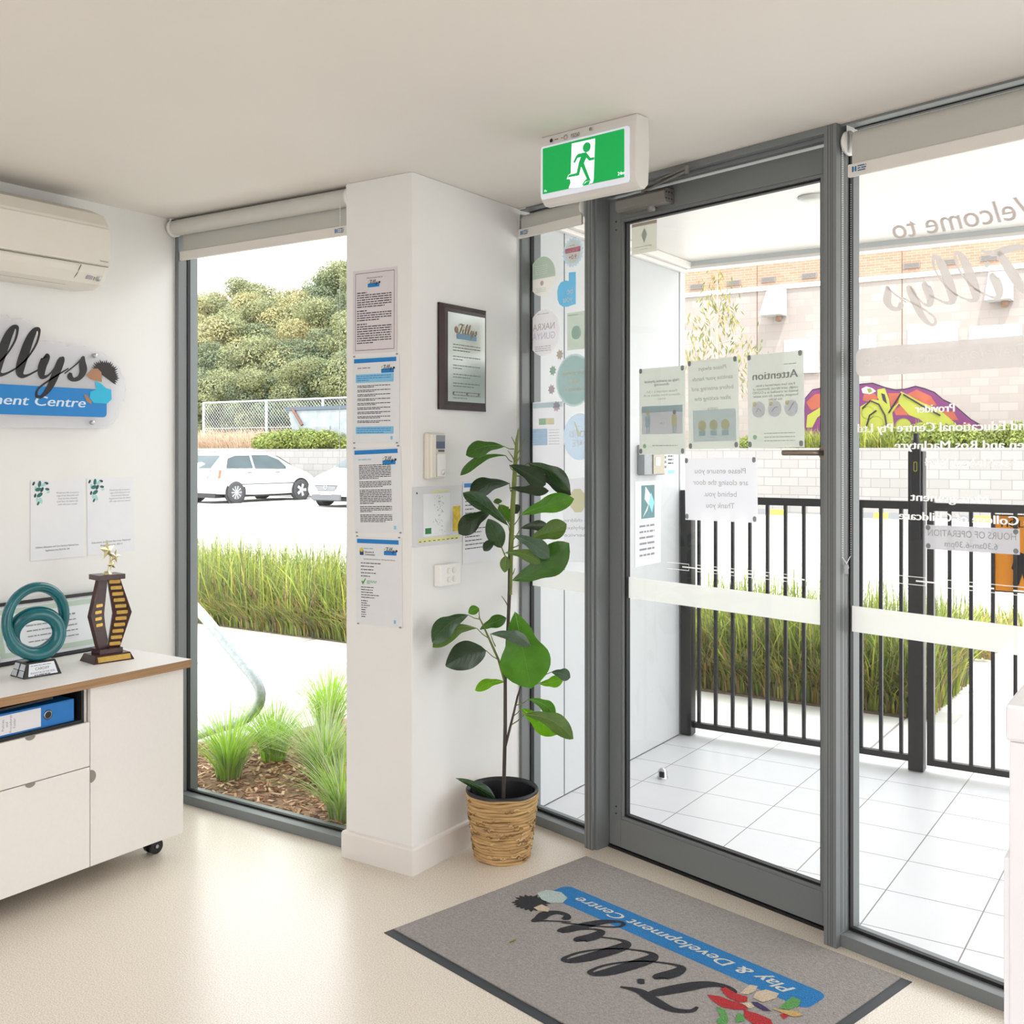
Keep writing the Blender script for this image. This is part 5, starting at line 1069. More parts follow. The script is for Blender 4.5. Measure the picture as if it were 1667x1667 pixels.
# orange hold sign on the gate
ho = empty('warning_sign', (-.62, 5.07, 1.0), 'orange sign with a black child figure hung behind the gate bars', 'sign')
mb = MB(); mb.box(-.812, -.50, 5.0485, 5.0525, .832, 1.172, BLACK); mb.build('backing', ho); ofr = frame((0, 5.048, 0), (1, 0, 0), (0, 0, 1))
OG = mat('sign_orange', '#f79a0c', .5); mb = MB(); mb.box(-.806, -.506, 5.0472, 5.0484, .838, 1.166, OG); mb.build('panel', ho)
of2 = frame((0, 5.0469, 0), (1, 0, 0), (0, 0, 1)); mb = MB(); put_text(mb, of2, 'HOLD', -.775, 1.118, .032, INK, 'l', bold=.001); O = lambda u, v: (ony(u, v, 5.047).x, ony(u, v, 5.047).z)
flat(mb, of2, [O(*p) for p in ((1652, 905), (1660, 899), (1670, 903), (1676, 915), (1672, 930), (1680, 950), (1668, 952), (1664, 935), (1658, 953), (1648, 950), (1652, 932), (1646, 925))], INK, .0006)
mb.build('artwork', ho)
ds = empty('door_stop', (-2.042, 4.288, 0), 'small round steel door stop on the porch tiles beyond the glass door', 'door stop')
mb = MB(); mb.lathe([(.024, -.004), (.024, .003), (.020, .006), (.020, .028), (.012, .038), (.0001, .041)], (-2.042, 4.288, 0), CHROME, 24); mb.build('body', ds)
mb = MB(); mb.box(-2.046, -2.024, 4.262, 4.270, .006, .03, BLACK); mb.build('buffer', ds)
# ---------------- planting, cars and background ----------------
GCOL = [('#82913f', .25), ('#a3a84a', .25), ('#6c7f3a', .25), ('#5f6640', .25), ('#a88a58', .2), ('#85745c', .2)]
GMAT = [mat('blade_%s' % n, c, .6, var=v, scale=3, trans=.35) for n, (c, v) in zip(('green', 'yellow_green', 'mid_green', 'olive', 'straw', 'dry'), GCOL)]
def blade(mb, base, ang, lean, L, w, m, segs=3, droop=1.0):
    d = Vector((math.cos(ang), math.sin(ang), 0)); sd = Vector((-math.sin(ang + rnd.uniform(-.8, .8)), math.cos(ang), 0)).normalized(); vs = []
    for i in range(segs + 1):
        t = i / segs; p = base + UP * (L * t * (1 - .35 * lean * t * droop)) + d * (L * lean * t * t); hw = w * (1 - t) ** .7 / 2 + .0004
        vs += [p - sd * hw, p + sd * hw]
    mb.add(vs, [[2 * i, 2 * i + 1, 2 * i + 3, 2 * i + 2] for i in range(segs)], m)
def grass_bed(x0, x1, y0, y1, n, h0, h1, name, label, seed, wts=(5, 5, 5, 4, 4, 4), w=.012, z=-.01):
    global rnd
    rnd = random.Random(seed); mb = MB()
    for i in range(n):
        b_ = Vector((rnd.uniform(x0, x1), rnd.uniform(y0, y1), z)); m = rnd.choices(GMAT, wts)[0]; L = rnd.uniform(h0, h1) * (1 if m not in GMAT[4:] else .75)
        blade(mb, b_, rnd.uniform(0, 6.283), abs(rnd.gauss(.38, .3)), L * (1.25 if rnd.random() < .06 else 1), w * rnd.uniform(.6, 1.4), m)
    for i in range(n // 9):
        b_ = Vector((rnd.uniform(x0, x1), y0 + rnd.uniform(0, .05), z)); blade(mb, b_, rnd.gauss(-1.57, .6), rnd.uniform(.5, 1.1), rnd.uniform(.35, .75) * h1 * .8, w * rnd.uniform(.5, 1.1), rnd.choices(GMAT, wts)[0], 4)
    return tag(mb.build(name), label, 'grass', kind='stuff')
grass_bed(-8.6, -4.4, 6.0, 7.3, 11000, .35, .78, 'tall_grass', 'tall strappy green and straw grass strip beyond the path outside the left window', 1, w=.014)
grass_bed(-4.4, -3.0, 6.0, 7.3, 900, .35, .78, 'tall_grass', 'sparser tall grass between the left and right stretches of the strip', 2)
grass_bed(-3.0, -1.28, 6.03, 7.1, 6800, .35, .76, 'tall_grass', 'tall strappy grass strip seen through the porch fence bars', 3, w=.012)
grass_bed(-1.95, -1.30, 8.0, 9.6, 1400, .10, .30, 'low_grass', 'low dry and yellow flowering grass patch beyond the gate', 4, (3, 8, 2, 1, 7, 4), .016)
gbox('planting_soil', -8.7, -1.42, 6.0, 7.0, -.08, .0, mat('dark_soil', '#6a5a4c', .95, var=.3, scale=20))
# mulch bed with tufts outside the left window
BEDP = [(-4.35, 2.985), (-2.59, 2.985), (-2.59, 5.0), (-3.75, 5.0), (-3.95, 3.95), (-4.22, 3.42)]
mb = MB(); mb.prism([Vector((x, y, .012)) for x, y in BEDP], (0, 0, -.05), mat('mulch_base', '#8a6b52', .95, var=.35, scale=40, bump=.6, bscale=60)); struct(mb, 'garden_bed')
mb = MB(); CH = [mat('bark_' + n, c, .9) for n, c in (('tan', '#b08a68'), ('brown', '#7c5a44'), ('pale', '#cdb092'), ('red', '#93644a'))]; r_ = random.Random(8)
for i in range(2600):
    x = r_.uniform(-4.2, -2.62); y = r_.uniform(3.0, 4.2); a = r_.uniform(0, math.pi); l = r_.uniform(.015, .05); w = r_.uniform(.005, .012)
    if x < -3.95 - (3.95 - y) * .5 + .05: continue
    fr = Matrix.Translation((x, y, .014 + r_.uniform(0, .012))) @ Matrix.Rotation(a, 4, 'Z') @ Matrix.Rotation(r_.uniform(-.4, .4), 4, 'Y'); mb.box(-l / 2, l / 2, -w / 2, w / 2, -.002, .002, r_.choice(CH), fr)
tag(mb.build('bark_mulch'), 'brown bark chip mulch under the tufts outside the left window', 'mulch', kind='stuff')
TUM = [mat('tuft_lime', '#a8cf38', .55, trans=.45), mat('tuft_green', '#8db53a', .55, trans=.45), mat('tuft_pale', '#c2cf95', .55, trans=.4), mat('tuft_grey', '#aebd90', .6, trans=.4)]
def tuft(u, v, R, L, n, wts, lab, seed):
    global rnd
    rnd = random.Random(seed); c = fl(u, v, .012); mb = MB()
    for i in range(n):
        a = rnd.uniform(0, 6.283); q = rnd.random() ** .6; b_ = c + Vector((math.cos(a), math.sin(a), 0)) * R * .25 * q
        blade(mb, b_, a + rnd.uniform(-.4, .4), .15 + .95 * q * rnd.uniform(.4, 1.1), L * rnd.uniform(.55, 1.1), rnd.uniform(.003, .006), rnd.choices(TUM, wts)[0], 5, .9)
    tag(mb.build('grass_tuft', origin=c), lab, 'ornamental grass', 'grass tufts in the mulch bed')
tuft(372, 1268, .2, .36, 420, (5, 4, 2, 1), 'lime green grass tuft nearest the left window frame', 1)
tuft(445, 1238, .22, .33, 520, (6, 4, 1, 1), 'dense lime grass tuft in the middle of the mulch bed', 2)
tuft(535, 1192, .24, .42, 460, (5, 4, 2, 1), 'tall green grass tuft at the back right of the mulch bed', 3)
tuft(528, 1272, .26, .36, 620, (1, 2, 5, 4), 'pale grey green arching tuft against the pier side of the window', 4)
tuft(556, 1335, .20, .30, 320, (2, 3, 4, 2), 'low pale tuft at the bottom right corner of the window', 5)
# galvanised handrail end
GAL = mat('galvanised_tube', '#9aa09f', .42, metal=.45, var=.15, scale=60)
ctl = [(240, 905), (285, 955), (330, 1002), (365, 1045), (395, 1082), (413, 1104), (423, 1126), (421, 1146), (408, 1163), (390, 1174), (360, 1183), (321, 1196), (280, 1210), (250, 1222)]
mb = MB(); yr = 3.44; mb.tube([tuple(ony(p[0], p[1], yr)) for p in spline(ctl, 5)], .0245, GAL, 16); p_ = ony(262, 927, yr); mb.tube([(p_.x, yr, p_.z), (p_.x, yr, -.02)], .024, GAL, 14)
tag(mb.build('handrail'), 'bent galvanised steel handrail end curving down outside the left window', 'handrail')
# cars
CARW = mat('white_car_paint', '#f1f1f2', .25, spec=.6); CGL = mat('car_window_glass', '#39474b', .3, spec=.35, var=.2, scale=2); TYRE = mat('tyre', '#3a3a3d', .8); RIM = mat('wheel_silver', '#b4b6b9', .4, metal=.1); DKR = mat('dark_rim', '#5a5c60', .5)
def make_car(name, T, label, sedan=False):
    root = empty(name, T @ Vector((0, 0, 0)), label, 'car')
    # stations along the length: x, z of sill, belt, roof, half widths at belt and roof
    ST = [(-2.05, .45, .80, .82, .70, .60), (-2.0, .32, .92, .98, .80, .70), (-1.85, .28, .96, 1.12, .84, .70), (-1.55, .26, .97, 1.36, .855, .62), (-1.2, .25, .97, 1.44, .86, .60), (-.5, .22, .95, 1.475, .86, .60), (.15, .22, .93, 1.46, .86, .60), (.55, .22, .92, 1.34, .86, .62), (1.0, .22, .91, 1.10, .85, .66), (1.25, .24, .90, .98, .845, .70), (1.7, .26, .80, .86, .82, .66), (2.0, .30, .66, .74, .76, .58), (2.12, .36, .56, .60, .66, .5)]
    mb = MB(); rings = []
    for (x, zs, zb2, zr, wb, wr) in ST:
        half = [(wb * .93, zs), (wb * 1.0, zs + (zb2 - zs) * .35), (wb * 1.0, zs + (zb2 - zs) * .75), (wb * .97, zb2), (wr + (wb * .97 - wr) * .35, zb2 + (zr - zb2) * .65), (wr, zr - (zr - zb2) * .06), (wr * .7, zr), (0, zr + .012)]
        ring = [T @ Vector((x, -a, z)) for a, z in half] + [T @ Vector((x, a, z)) for a, z in half[::-1][1:]]
        rings.append(ring)
    k = len(rings[0]); vs = [p for r in rings for p in r]
    fs = [[i * k + j, i * k + j + 1, (i + 1) * k + j + 1, (i + 1) * k + j] for i in range(len(ST) - 1) for j in range(k - 1)] + [[i * k + k - 1, i * k, (i + 1) * k, (i + 1) * k + k - 1] for i in range(len(ST) - 1)]
    mb.add(vs, fs, CARW, True); mb.add(rings[0], [list(range(k))], CARW); mb.add(rings[-1], [list(range(k))[::-1]], CARW); mb.build('body', root)
    for sg_ in (-1, 1):
        for nm, pts in (('rear_side_window', [(-1.62, 1.0), (-.62, .99), (-.60, 1.37), (-1.15, 1.36), (-1.45, 1.28)]), ('front_side_window', [(-.54, .985), (.78, .96), (.50, 1.24), (.12, 1.375), (-.52, 1.375)])):
            mb = MB(); f_ = lambda x, z: T @ Vector((x, sg_ * (.86 - (z - .95) * .50 + .012), z)); mb.poly([f_(*p) for p in (pts if sg_ < 0 else pts[::-1])], CGL); mb.build(nm, root)
        mb = MB(); mb.box(-1.35, 1.05, sg_ * .862 - .006, sg_ * .862 + .006, .52, .55, DKR, T); mb.build('side_strip', root)
        for hx in (-.75, .35): mb = MB(); mb.box(hx - .1, hx + .08, sg_ * .868 - .012, sg_ * .868 + .012, .86, .885, DKR, T); mb.build('door_handle', root)
        mb = MB(); mb.ball(T @ Vector((.72, sg_ * .95, 1.0)), .1, CARW, 8, (1, 1, .8)); mb.build('mirror', root)
        for wx, rm in ((-1.28, DKR), (1.30, RIM)):
            fr = T @ frame((wx, sg_ * .80, .31), (1, 0, 0), (0, 0, 1)) if sg_ < 0 else T @ frame((wx, sg_ * .80, .31), (-1, 0, 0), (0, 0, 1))
            mb = MB(); mb.lathe([(.0001, .052), (.37, .052), (.37, .066), (.36, .0665)], (0, 0, 0), mat('wheel_arch', '#3d3d40', .8), 30, fr); mb.build('wheel_arch', root)
            mb = MB(); mb.lathe([(.18, -.1), (.30, -.1), (.315, -.05), (.315, .075), (.30, .095), (.20, .10)], (0, 0, 0), TYRE, 32, fr); w_ = mb.build('wheel', root)
            mb = MB(); mb.lathe([(.20, .095), (.19, .085), (.0001, .08)], (0, 0, 0), TYRE if rm is RIM else DKR, 28, fr)
            for q in range(5 if rm is RIM else 10):
                a = 2 * math.pi * q / (5 if rm is RIM else 10); sw = .035 if rm is RIM else .010
                mb.prism([fr @ Vector((x * math.cos(a) - y * math.sin(a), x * math.sin(a) + y * math.cos(a), .087)) for x, y in ((.03, -sw), (.19, -sw * 1.3), (.19, sw * 1.3), (.03, sw))], fr.to_3x3() @ Vector((0, 0, .010)), RIM)
            mb.lathe([(.05, .085), (.045, .102), (.0001, .104)], (0, 0, 0), RIM, 16, fr); mb.build('rim', w_)
        mb = MB(); mb.prism([T @ Vector((x, sg_ * y, z)) for x, y, z in ((-2.05, .56, .72), (-1.86, .875, .72), (-1.80, .86, .95), (-2.0, .66, .97))], T.to_3x3() @ Vector((-.03, 0, 0)), mat('tail_light_red', '#d8583a', .3)); mb.build('tail_light', root)
        mb = MB(); mb.prism([T @ Vector((x, sg_ * y, z)) for x, y, z in ((1.98, .48, .60), (1.78, .80, .68), (1.66, .79, .79), (1.95, .52, .70))], T.to_3x3() @ Vector((.03, 0, .01)), mat('head_lamp', '#cfd3d6', .15)); mb.build('head_light', root)
    mb = MB(); mb.poly([T @ Vector(p) for p in ((-1.99, -.62, 1.0), (-1.58, -.56, 1.37), (-1.58, .56, 1.37), (-1.99, .62, 1.0))], CGL); mb.build('rear_window', root)
    mb = MB(); mb.poly([T @ Vector(p) for p in ((1.17, -.64, 1.05), (1.17, .64, 1.05), (.60, .57, 1.345), (.60, -.57, 1.345))], CGL); mb.build('windscreen', root)
    mb = MB(); mb.prism([T @ Vector(p) for p in ((2.135, -.42, .60), (2.13, -.30, .44), (2.13, .30, .44), (2.135, .42, .60))], T.to_3x3() @ Vector((.012, 0, 0)), DKR)
    for q in range(3): mb.box(2.147, 2.157, -.34, .34, .47 + q * .035, .48 + q * .035, RIM, T)
    g_ = mb.build('grille', root); mb = MB(); ef = T @ frame((2.158, 0, .545), (0, 1, 0), (0, 0, 1)); mb.lathe([(.05, 0), (.062, .006), (.062, .012), (.05, .012)], (0, 0, 0), RIM, 24, ef); mb.tube([ef @ Vector(p) for p in ((-.04, .03, .01), (-.01, -.01, .01), (0, .012, .01), (.01, -.01, .01), (.04, .03, .01))], .006, RIM, 6); mb.build('emblem', g_)
    mb = MB(); mb.box(2.10, 2.16, -.5, .5, .20, .34, DKR, T); mb.box(2.1, 2.175, -.17, .17, .34, .42, PAPER, T); mb.build('bumper', root)
    if not sedan:
        for sg_ in (-1, 1): mb = MB(); mb.tube([T @ Vector((-1.3, sg_ * .56, 1.475)), T @ Vector((.1, sg_ * .56, 1.50))], .018, GREYINK, 8); mb.tube([T @ Vector((-.9, sg_ * .56, 1.45)), T @ Vector((-.9, sg_ * .56, 1.50))], .02, GREYINK, 6); mb.build('roof_rail', root)
    mb = MB(); mb.box(-1.9, 1.9, -.7, .7, .16, .3, BLACK, T); mb.build('underbody', root)
make_car('car', Matrix.Translation((-24.1, 22.05, -.03)) @ Matrix.Rotation(math.pi / 2, 4, 'Z'), 'white hatchback parked nose to the retaining wall, seen side on')
make_car('car', Matrix.Translation((-19.45, 22.6, -.03)) @ Matrix.Rotation(-math.pi / 2, 4, 'Z'), 'white car facing the camera at the right edge of the left window', True)
# chain link fence on the terrace
WIRE = mat('galvanised_wire', '#c3c8ca', .5, metal=.3); yf = 28.0; zlo, zhi = 1.55, 3.36
cf = empty('chain_link_fence', (-29, yf, 1.5), 'tall galvanised chain link fence on the bank behind the parked cars', 'fence')
xa_, xb_ = -33.2, -23.5
for k, u_ in enumerate((331, 433, 525)): x_ = ony(u_, 680, yf).x; mb = MB(); mb.tube([(x_, yf, 1.5), (x_, yf, zhi + .03)], .045, WIRE, 12); mb.build('post', cf)
mb = MB(); mb.tube([(xa_, yf, zhi), (xb_, yf, zhi)], .035, WIRE, 10); mb.build('top_rail', cf); mb = MB(); mb.tube([(xa_, yf, 2.35), (xb_, yf, 2.35)], .012, WIRE, 6); mb.build('middle_wire', cf)
mb = MB(); hz_ = zhi - zlo; x_ = xa_ - hz_
while x_ < xb_:
    for s_ in (1, -1):
        a_, b_ = (x_, x_ + hz_) if s_ > 0 else (x_ + hz_, x_); z0_, z1_ = zlo, zhi
        t0 = max(0, (xa_ - min(a_, b_)) / hz_); t1 = min(1, (xb_ - min(a_, b_)) / hz_)
        if t1 > t0:
            if s_ > 0: P0, P1 = (a_ + t0 * hz_, yf, zlo + t0 * hz_), (a_ + t1 * hz_, yf, zlo + t1 * hz_)
            else: P0, P1 = (b_ + t0 * hz_, yf, zhi - t0 * hz_), (b_ + t1 * hz_, yf, zhi - t1 * hz_)
            mb.tube([P0, P1], .0065, WIRE, 3, False)
    x_ += .145
mb.build('wire_mesh', cf)
# skip bin
sk = empty('skip_bin', (-26.2, 27.2, 1.56), 'pale grey steel skip bin with a dark lid behind the low hedge', 'skip bin')
SK = mat('weathered_steel', '#8c9296', .6, var=.15, scale=3); a_ = ony(492, 700, 26.8); b_ = ony(575, 664, 26.8); zt_s = b_.z; mb = MB()
mb.prism([Vector((a_.x + .25, 26.2, 1.56)), Vector((a_.x + 2.6, 26.2, 1.56)), Vector((a_.x + 2.9, 26.2, zt_s - .06)), Vector((a_.x - .1, 26.2, zt_s - .06))], (0, 1.5, 0), SK); mb.box(a_.x + .7, a_.x + 1.9, 26.12, 26.2, 2.1, 2.32, SK); mb.build('body', sk, bevel=.02)
mb = MB(); mb.box(a_.x - .15, a_.x + 2.95, 26.15, 27.75, zt_s - .06, zt_s + .06, mat('skip_lid', '#4b5661', .6)); mb.build('lid', sk)
mb = MB(); mb.tube([(a_.x + .15, 26.15, zt_s), (a_.x + .65, 26.12, 2.35)], .05, mat('rust_brown', '#6c4e40', .8), 8); mb.build('strut', sk)
# leafy shapes
def leaf_cloud(mb, blobs, n, size, mats, seed, flat_=0.0):
    r_ = random.Random(seed); vols = [b[3] ** 2 for b in blobs]
    for i in range(n):
        bx, by, bz, br, sq = r_.choices(blobs, vols)[0]
        while True:
            d = Vector((r_.gauss(0, 1), r_.gauss(0, 1), r_.gauss(0, 1)))
            if d.length > .1: break
        d.normalize(); q = br * (r_.uniform(.72, 1.04)); p = Vector((bx + d.x * q, by + d.y * q, bz + d.z * q * sq))
        nrm = (d + Vector((r_.gauss(0, .5), r_.gauss(0, .5), r_.gauss(0, .5) + .3))).normalized(); a = nrm.orthogonal().normalized(); a = Matrix.Rotation(r_.uniform(0, 6.28), 3, nrm) @ a; b_ = nrm.cross(a); s = size * r_.uniform(.6, 1.3)
        mb.add([p - a * s * .5, p + b_ * s * .28, p + a * s * .5, p - b_ * s * .28], [[0, 1, 2, 3]], r_.choice(mats))
def foliage(name, c1, tr=.25): return mat(name, c1, .65, var=.22, scale=.8, trans=tr)
SPEC = [('olive_gum', ['#8b8d62', '#989469', '#7b8058']), ('green_gum', ['#84895f', '#7a7f58', '#929468']), ('golden_gum', ['#9d9566', '#8f8a60', '#a69e70']), ('dark_gum', ['#697455', '#5e6a4e', '#747d5c'])]
protos = []
for si, (nm, cols) in enumerate(SPEC):
    ms = [foliage('%s_%d' % (nm, j), c) for j, c in enumerate(cols)]; r_ = random.Random(50 + si)
    root = empty('gum_tree', (0, 0, 0)); blobs = []
    for k in range(16):
        a = r_.uniform(0, 6.28); q = r_.uniform(.3, 2.6); z = r_.uniform(4.2, 9.2); q *= (1.0 if z < 7.5 else .6); blobs.append((q * math.cos(a), q * math.sin(a), z, r_.uniform(.8, 1.6), .75))
    mb = MB(); leaf_cloud(mb, blobs, 15000, .19, ms, 60 + si); mb.build('foliage', root)
    mb = MB(); BARK = mat('gum_bark', '#a39a8a', .9, var=.2)
    mb.tube([(0, 0, -1.5), (.1, 0, 2), (-.05, .1, 4.5), (.1, 0, 7.5)], [.22, .18, .13, .05], BARK, 8)
    for b_ in blobs[:7]: mb.tube([(0, 0, 3.0 + .2 * b_[2] * .5), (b_[0] * .5, b_[1] * .5, b_[2] * .75), b_[:3]], [.09, .06, .02], BARK, 6)
    mb.build('trunk', root); protos.append(root)
rt = random.Random(77); used = [False] * 4; idx = 0
LBL = {0: 'olive gum tree on the wooded hill', 1: 'mid green gum tree on the wooded hill', 2: 'golden leaved gum tree on the wooded hill', 3: 'dark green gum tree on the wooded hill'}
def place_tree(u, top_v, Yd, sp, sc):
    X = (u - CX) / F * Yd; x = SN * X - CN * Yd; y = CN * X + SN * Yd; ztop = EYE - (top_v - CY) / F * Yd
    o = protos[sp]
    if used[sp]: o = copy_tree(o)
    used[sp] = True; h = 10.4 * sc; o.location = (x, y, ztop - h); o.scale = (sc, sc, sc); o.rotation_euler = (0, 0, rt.uniform(0, 6.28))
    tag(o, LBL[sp] + ', among look alikes of its colour', 'tree', 'gum trees of kind %d on the hill' % (sp + 1)); return o
rows = [(46, 592, 34, (1, 3, 1, 3)), (54, 545, 34, (3, 1, 0, 3)), (62, 508, 36, (0, 2, 1, 3)), (72, 480, 36, (2, 0, 0, 1)), (84, 462, 40, (2, 0, 2, 1)), (96, 452, 46, (0, 2, 2, 1))]
for ri, (Yd, tv, step, sps) in enumerate(rows):
    u = 285 + (ri % 2) * 16
    while u < 600:
        rise = -max(0, (u - 470)) * .40 + (14 if u < 380 else 0) * (1 if ri > 2 else 0)
        place_tree(u + rt.uniform(-6, 6), tv + rise + rt.uniform(-9, 9), Yd, sps[idx % 4] if u < 520 else (1, 3)[idx % 2], rt.uniform(.55, .8) * Yd / 62); idx += 1; u += step
# nearer conical tree and hedge row
ms = [foliage('shrub_lime_%d' % j, c, .3) for j, c in enumerate(('#818e3e', '#6c7d36', '#939a4a'))]
mb = MB(); c = ony(520, 620, 34); leaf_cloud(mb, [(c.x - .2, 34, 2.2, 1.0, 1.0), (c.x, 34, 3.2, .95, 1.1), (c.x + .1, 34, 4.2, .7, 1.2), (c.x + .15, 34, 5.0, .4, 1.3), (c.x + .8, 34, 2.0, .9, 1)], 7000, .16, [foliage('cypress_%d' % j, q) for j, q in enumerate(('#7f8c4a', '#6c7a42', '#8d9852'))], 5)
mb.tube([(c.x, 34, 1.4), (c.x, 34, 4.6)], [.12, .03], BARK, 8); tag(mb.build('conical_tree'), 'pale green conical tree just behind the chain link fence', 'tree')
sh0 = None
for k, u_ in enumerate((432, 462, 492, 522)):
    p = ony(u_, 722, 25.5)
    if sh0 is None:
        root = empty('hedge_shrub', (0, 0, 0)); mb = MB(); leaf_cloud(mb, [(-.35, 0, .3, .42, .8), (.35, 0, .3, .45, .8), (0, .1, .42, .42, .75), (.1, -.2, .22, .4, .8), (-.6, .1, .2, .3, .8), (.6, 0, .22, .3, .8)], 2600, .10, ms, 3); mb.build('foliage', root)
        mb = MB(); mb.tube([(0, 0, -.05), (0, 0, .4)], .04, BARK, 6); mb.build('stem', root); sh0 = root; o = root
    else: o = copy_tree(sh0)
    o.location = (p.x, 25.75, 1.5); o.rotation_euler = (0, 0, k * 1.3); o.scale = (1.05, 1, .92 + .05 * (k % 3))
    tag(o, 'bright green hedge shrub on the retaining wall, one of a row of four', 'shrub', 'hedge shrubs on the retaining wall')
grass_bed(-33, -25.2, 27.0, 27.9, 5200, .5, 1.2, 'dry_grass', 'pinkish dry tall grass in front of the chain link fence', 9, (0, 0, 0, 0, 6, 5), .03, 1.5)
for m_i, c_i in ((0, '#cdb79e'), (1, '#b8a08c')):
    dg_ = [o for o in COL.objects if o.name.startswith('dry_grass')][0].data; dg_.materials[m_i] = mat('dry_pink_grass_%d' % m_i, c_i, .8, var=.15, trans=.3)
# garden on the terrace in front of the block building
sh1 = None
for k, (u_, sc) in enumerate(((1215, .8), (1300, .7), (1325, .6), (1470, .9), (1500, 1.0), (1535, .95), (1560, .9), (1632, .9), (1662, 1.0), (1700, .9))):
    p = ony(u_, 715, 25.4); o = copy_tree(sh0); o.location = (p.x, 25.65, 1.5); o.scale = (sc * .85, sc * .8, sc * (.62 if u_ < 1400 else .85)); o.rotation_euler = (0, 0, k)
    tag(o, 'round green garden shrub along the wall top below the mural', 'shrub', 'garden shrubs below the mural')
grass_bed(-9.5, -5.4, 25.2, 26.2, 2600, .2, .62, 'garden_grass', 'lime garden grass on the wall top left of the mural', 10, (5, 8, 2, 1, 1, 0), .03, 1.5)
grass_bed(-6.9, -2.6, 26.0, 26.3, 1500, .2, .45, 'garden_grass', 'low garden grass behind the shrubs below the mural', 12, (5, 6, 2, 1, 2, 0), .03, 1.5)
# young gum tree in the garden
p = ony(1167, 700, 25.3); rt2 = random.Random(12); root = empty('young_tree', (p.x, 25.3, 1.5), 'slender young gum tree with sparse yellow green leaves, seen through the door', 'tree')
mb = MB(); LM = [mat('young_leaf_%d' % j, c, .6, trans=.35) for j, c in enumerate(('#8b8840', '#667340', '#787c4c', '#9c9048'))]
def yp(u, v, dy=0): q = ony(u, v, 25.3 + dy); return q
nodes_ = [(1167, 450, .25), (1160, 470, .45), (1172, 490, .5), (1165, 510, .6), (1183, 505, .4), (1150, 475, .35), (1145, 535, .6), (1133, 550, .65), (1128, 528, .45), (1160, 550, .5), (1185, 540, .45), (1200, 560, .5), (1215, 560, .55), (1225, 575, .45), (1208, 590, .5), (1140, 575, .5), (1170, 590, .4), (1206, 620, .3), (1190, 520, .35), (1178, 475, .35), (1127, 580, .35)]
for (u_, v_, r) in nodes_:
    c = yp(u_, v_)
    for i in range(26):
        d = Vector((rt2.gauss(0, .45), rt2.gauss(0, .45), rt2.gauss(0, .5))) * r; q = c + d; L = rt2.uniform(.12, .24); a = Vector((rt2.gauss(0, .5), rt2.gauss(0, .5), -1)).normalized(); s_ = a.orthogonal().normalized() * .022
        s_ = Matrix.Rotation(rt2.uniform(0, 6), 3, a) @ s_; mb.add([q, q + a * L * .5 + s_, q + a * L, q + a * L * .5 - s_], [[0, 1, 2, 3]], rt2.choice(LM))
mb.build('foliage', root)
mb = MB(); YBK = mat('young_bark', '#b09a8c', .9); mb.tube([(p.x, 25.3, 1.45), tuple(yp(1166, 600)), tuple(yp(1168, 520)), tuple(yp(1167, 445))], [.05, .045, .035, .012], YBK, 8)
for (u0, v0, u1, v1) in ((1166, 590, 1135, 545), (1168, 560, 1210, 560), (1168, 530, 1185, 500), (1167, 545, 1148, 520), (1166, 610, 1205, 610), (1168, 500, 1150, 472)): mb.tube([tuple(yp(u0, v0)), tuple((yp(u0, v0) + yp(u1, v1)) / 2 + UP * .1), tuple(yp(u1, v1))], [.02, .015, .006], YBK, 6)
mb.build('trunk', root)
# wheel stops
YEL = mat('stop_yellow', '#f0b83c', .6); BLKS = mat('stop_grey', '#6e6f72', .7)
for (u0, u1, lb) in ((1232, 1278, 'yellow and black wheel stop seen just right of the white door notice'), (1400, 1470, 'yellow and black wheel stop left of the thick gate post'), (1560, 1614, 'yellow and black wheel stop right of the thick gate post')):
    xa, xb = ony(u0, 822, 23.9).x, ony(u1, 822, 23.9).x; root = empty('wheel_stop', ((xa + xb) / 2, 23.9, 0), lb, 'wheel stop'); n = max(2, round((xb - xa) / .28))
    for k in range(n):
        a_ = xa + (xb - xa) * k / n; b_ = xa + (xb - xa) * (k + 1) / n; mb = MB(); mb.prism([Vector((a_, 23.82, -.03)), Vector((a_, 23.98, -.03)), Vector((a_, 23.95, .10)), Vector((a_, 23.85, .10))], (b_ - a_, 0, 0), YEL if k % 2 else BLKS); mb.build('yellow_segment' if k % 2 else 'black_segment', root)
# ---------------- fig in a basket ----------------
PC = fl(817, 1393); PC.z = 0
pf_ = empty('potted_fig', PC, 'tall fiddle leaf fig in a woven straw basket beside the entrance', 'potted plant')
STR = mat('straw_weave', '#c49f6c', .8, var=.3, scale=14, stretch=(1, 1, 9), bump=.3)
def r_at(z): return .098 + (.130 - .098) * z / .24
mb = MB(); rb = random.Random(5); nr = 21
for i in range(nr):
    z = .006 + i * .0112; pts = []
    for k in range(49):
        a = 2 * math.pi * k / 48; w_ = .0022 * math.sin(a * 3 + i * 2.1) + .0012 * math.sin(a * 7 + i); pts.append(PC + Vector(((r_at(z) - .004 + .0012 * math.sin(a * 5 + i)) * math.cos(a), (r_at(z) - .004) * math.sin(a), z + w_)))
    mb.tube(pts, .0072, STR, 7, False)
for i in range(160):
    a = rb.uniform(0, 6.28); z = rb.uniform(.01, .225); L = rb.uniform(.1, .35); pts = [PC + Vector(((r_at(z) + .0035) * math.cos(a + L * t), (r_at(z) + .0035) * math.sin(a + L * t), z + .004 * math.sin(t * 3.1) * rb.choice((-1, 1)))) for t in (0, .25, .5, .75, 1)]
    mb.tube(pts, .0026, rb.choice((STR, mat('straw_pale', '#d9bb8c', .8), mat('straw_dark', '#8f6d43', .8))), 5, False)
mb.build('basket', pf_)
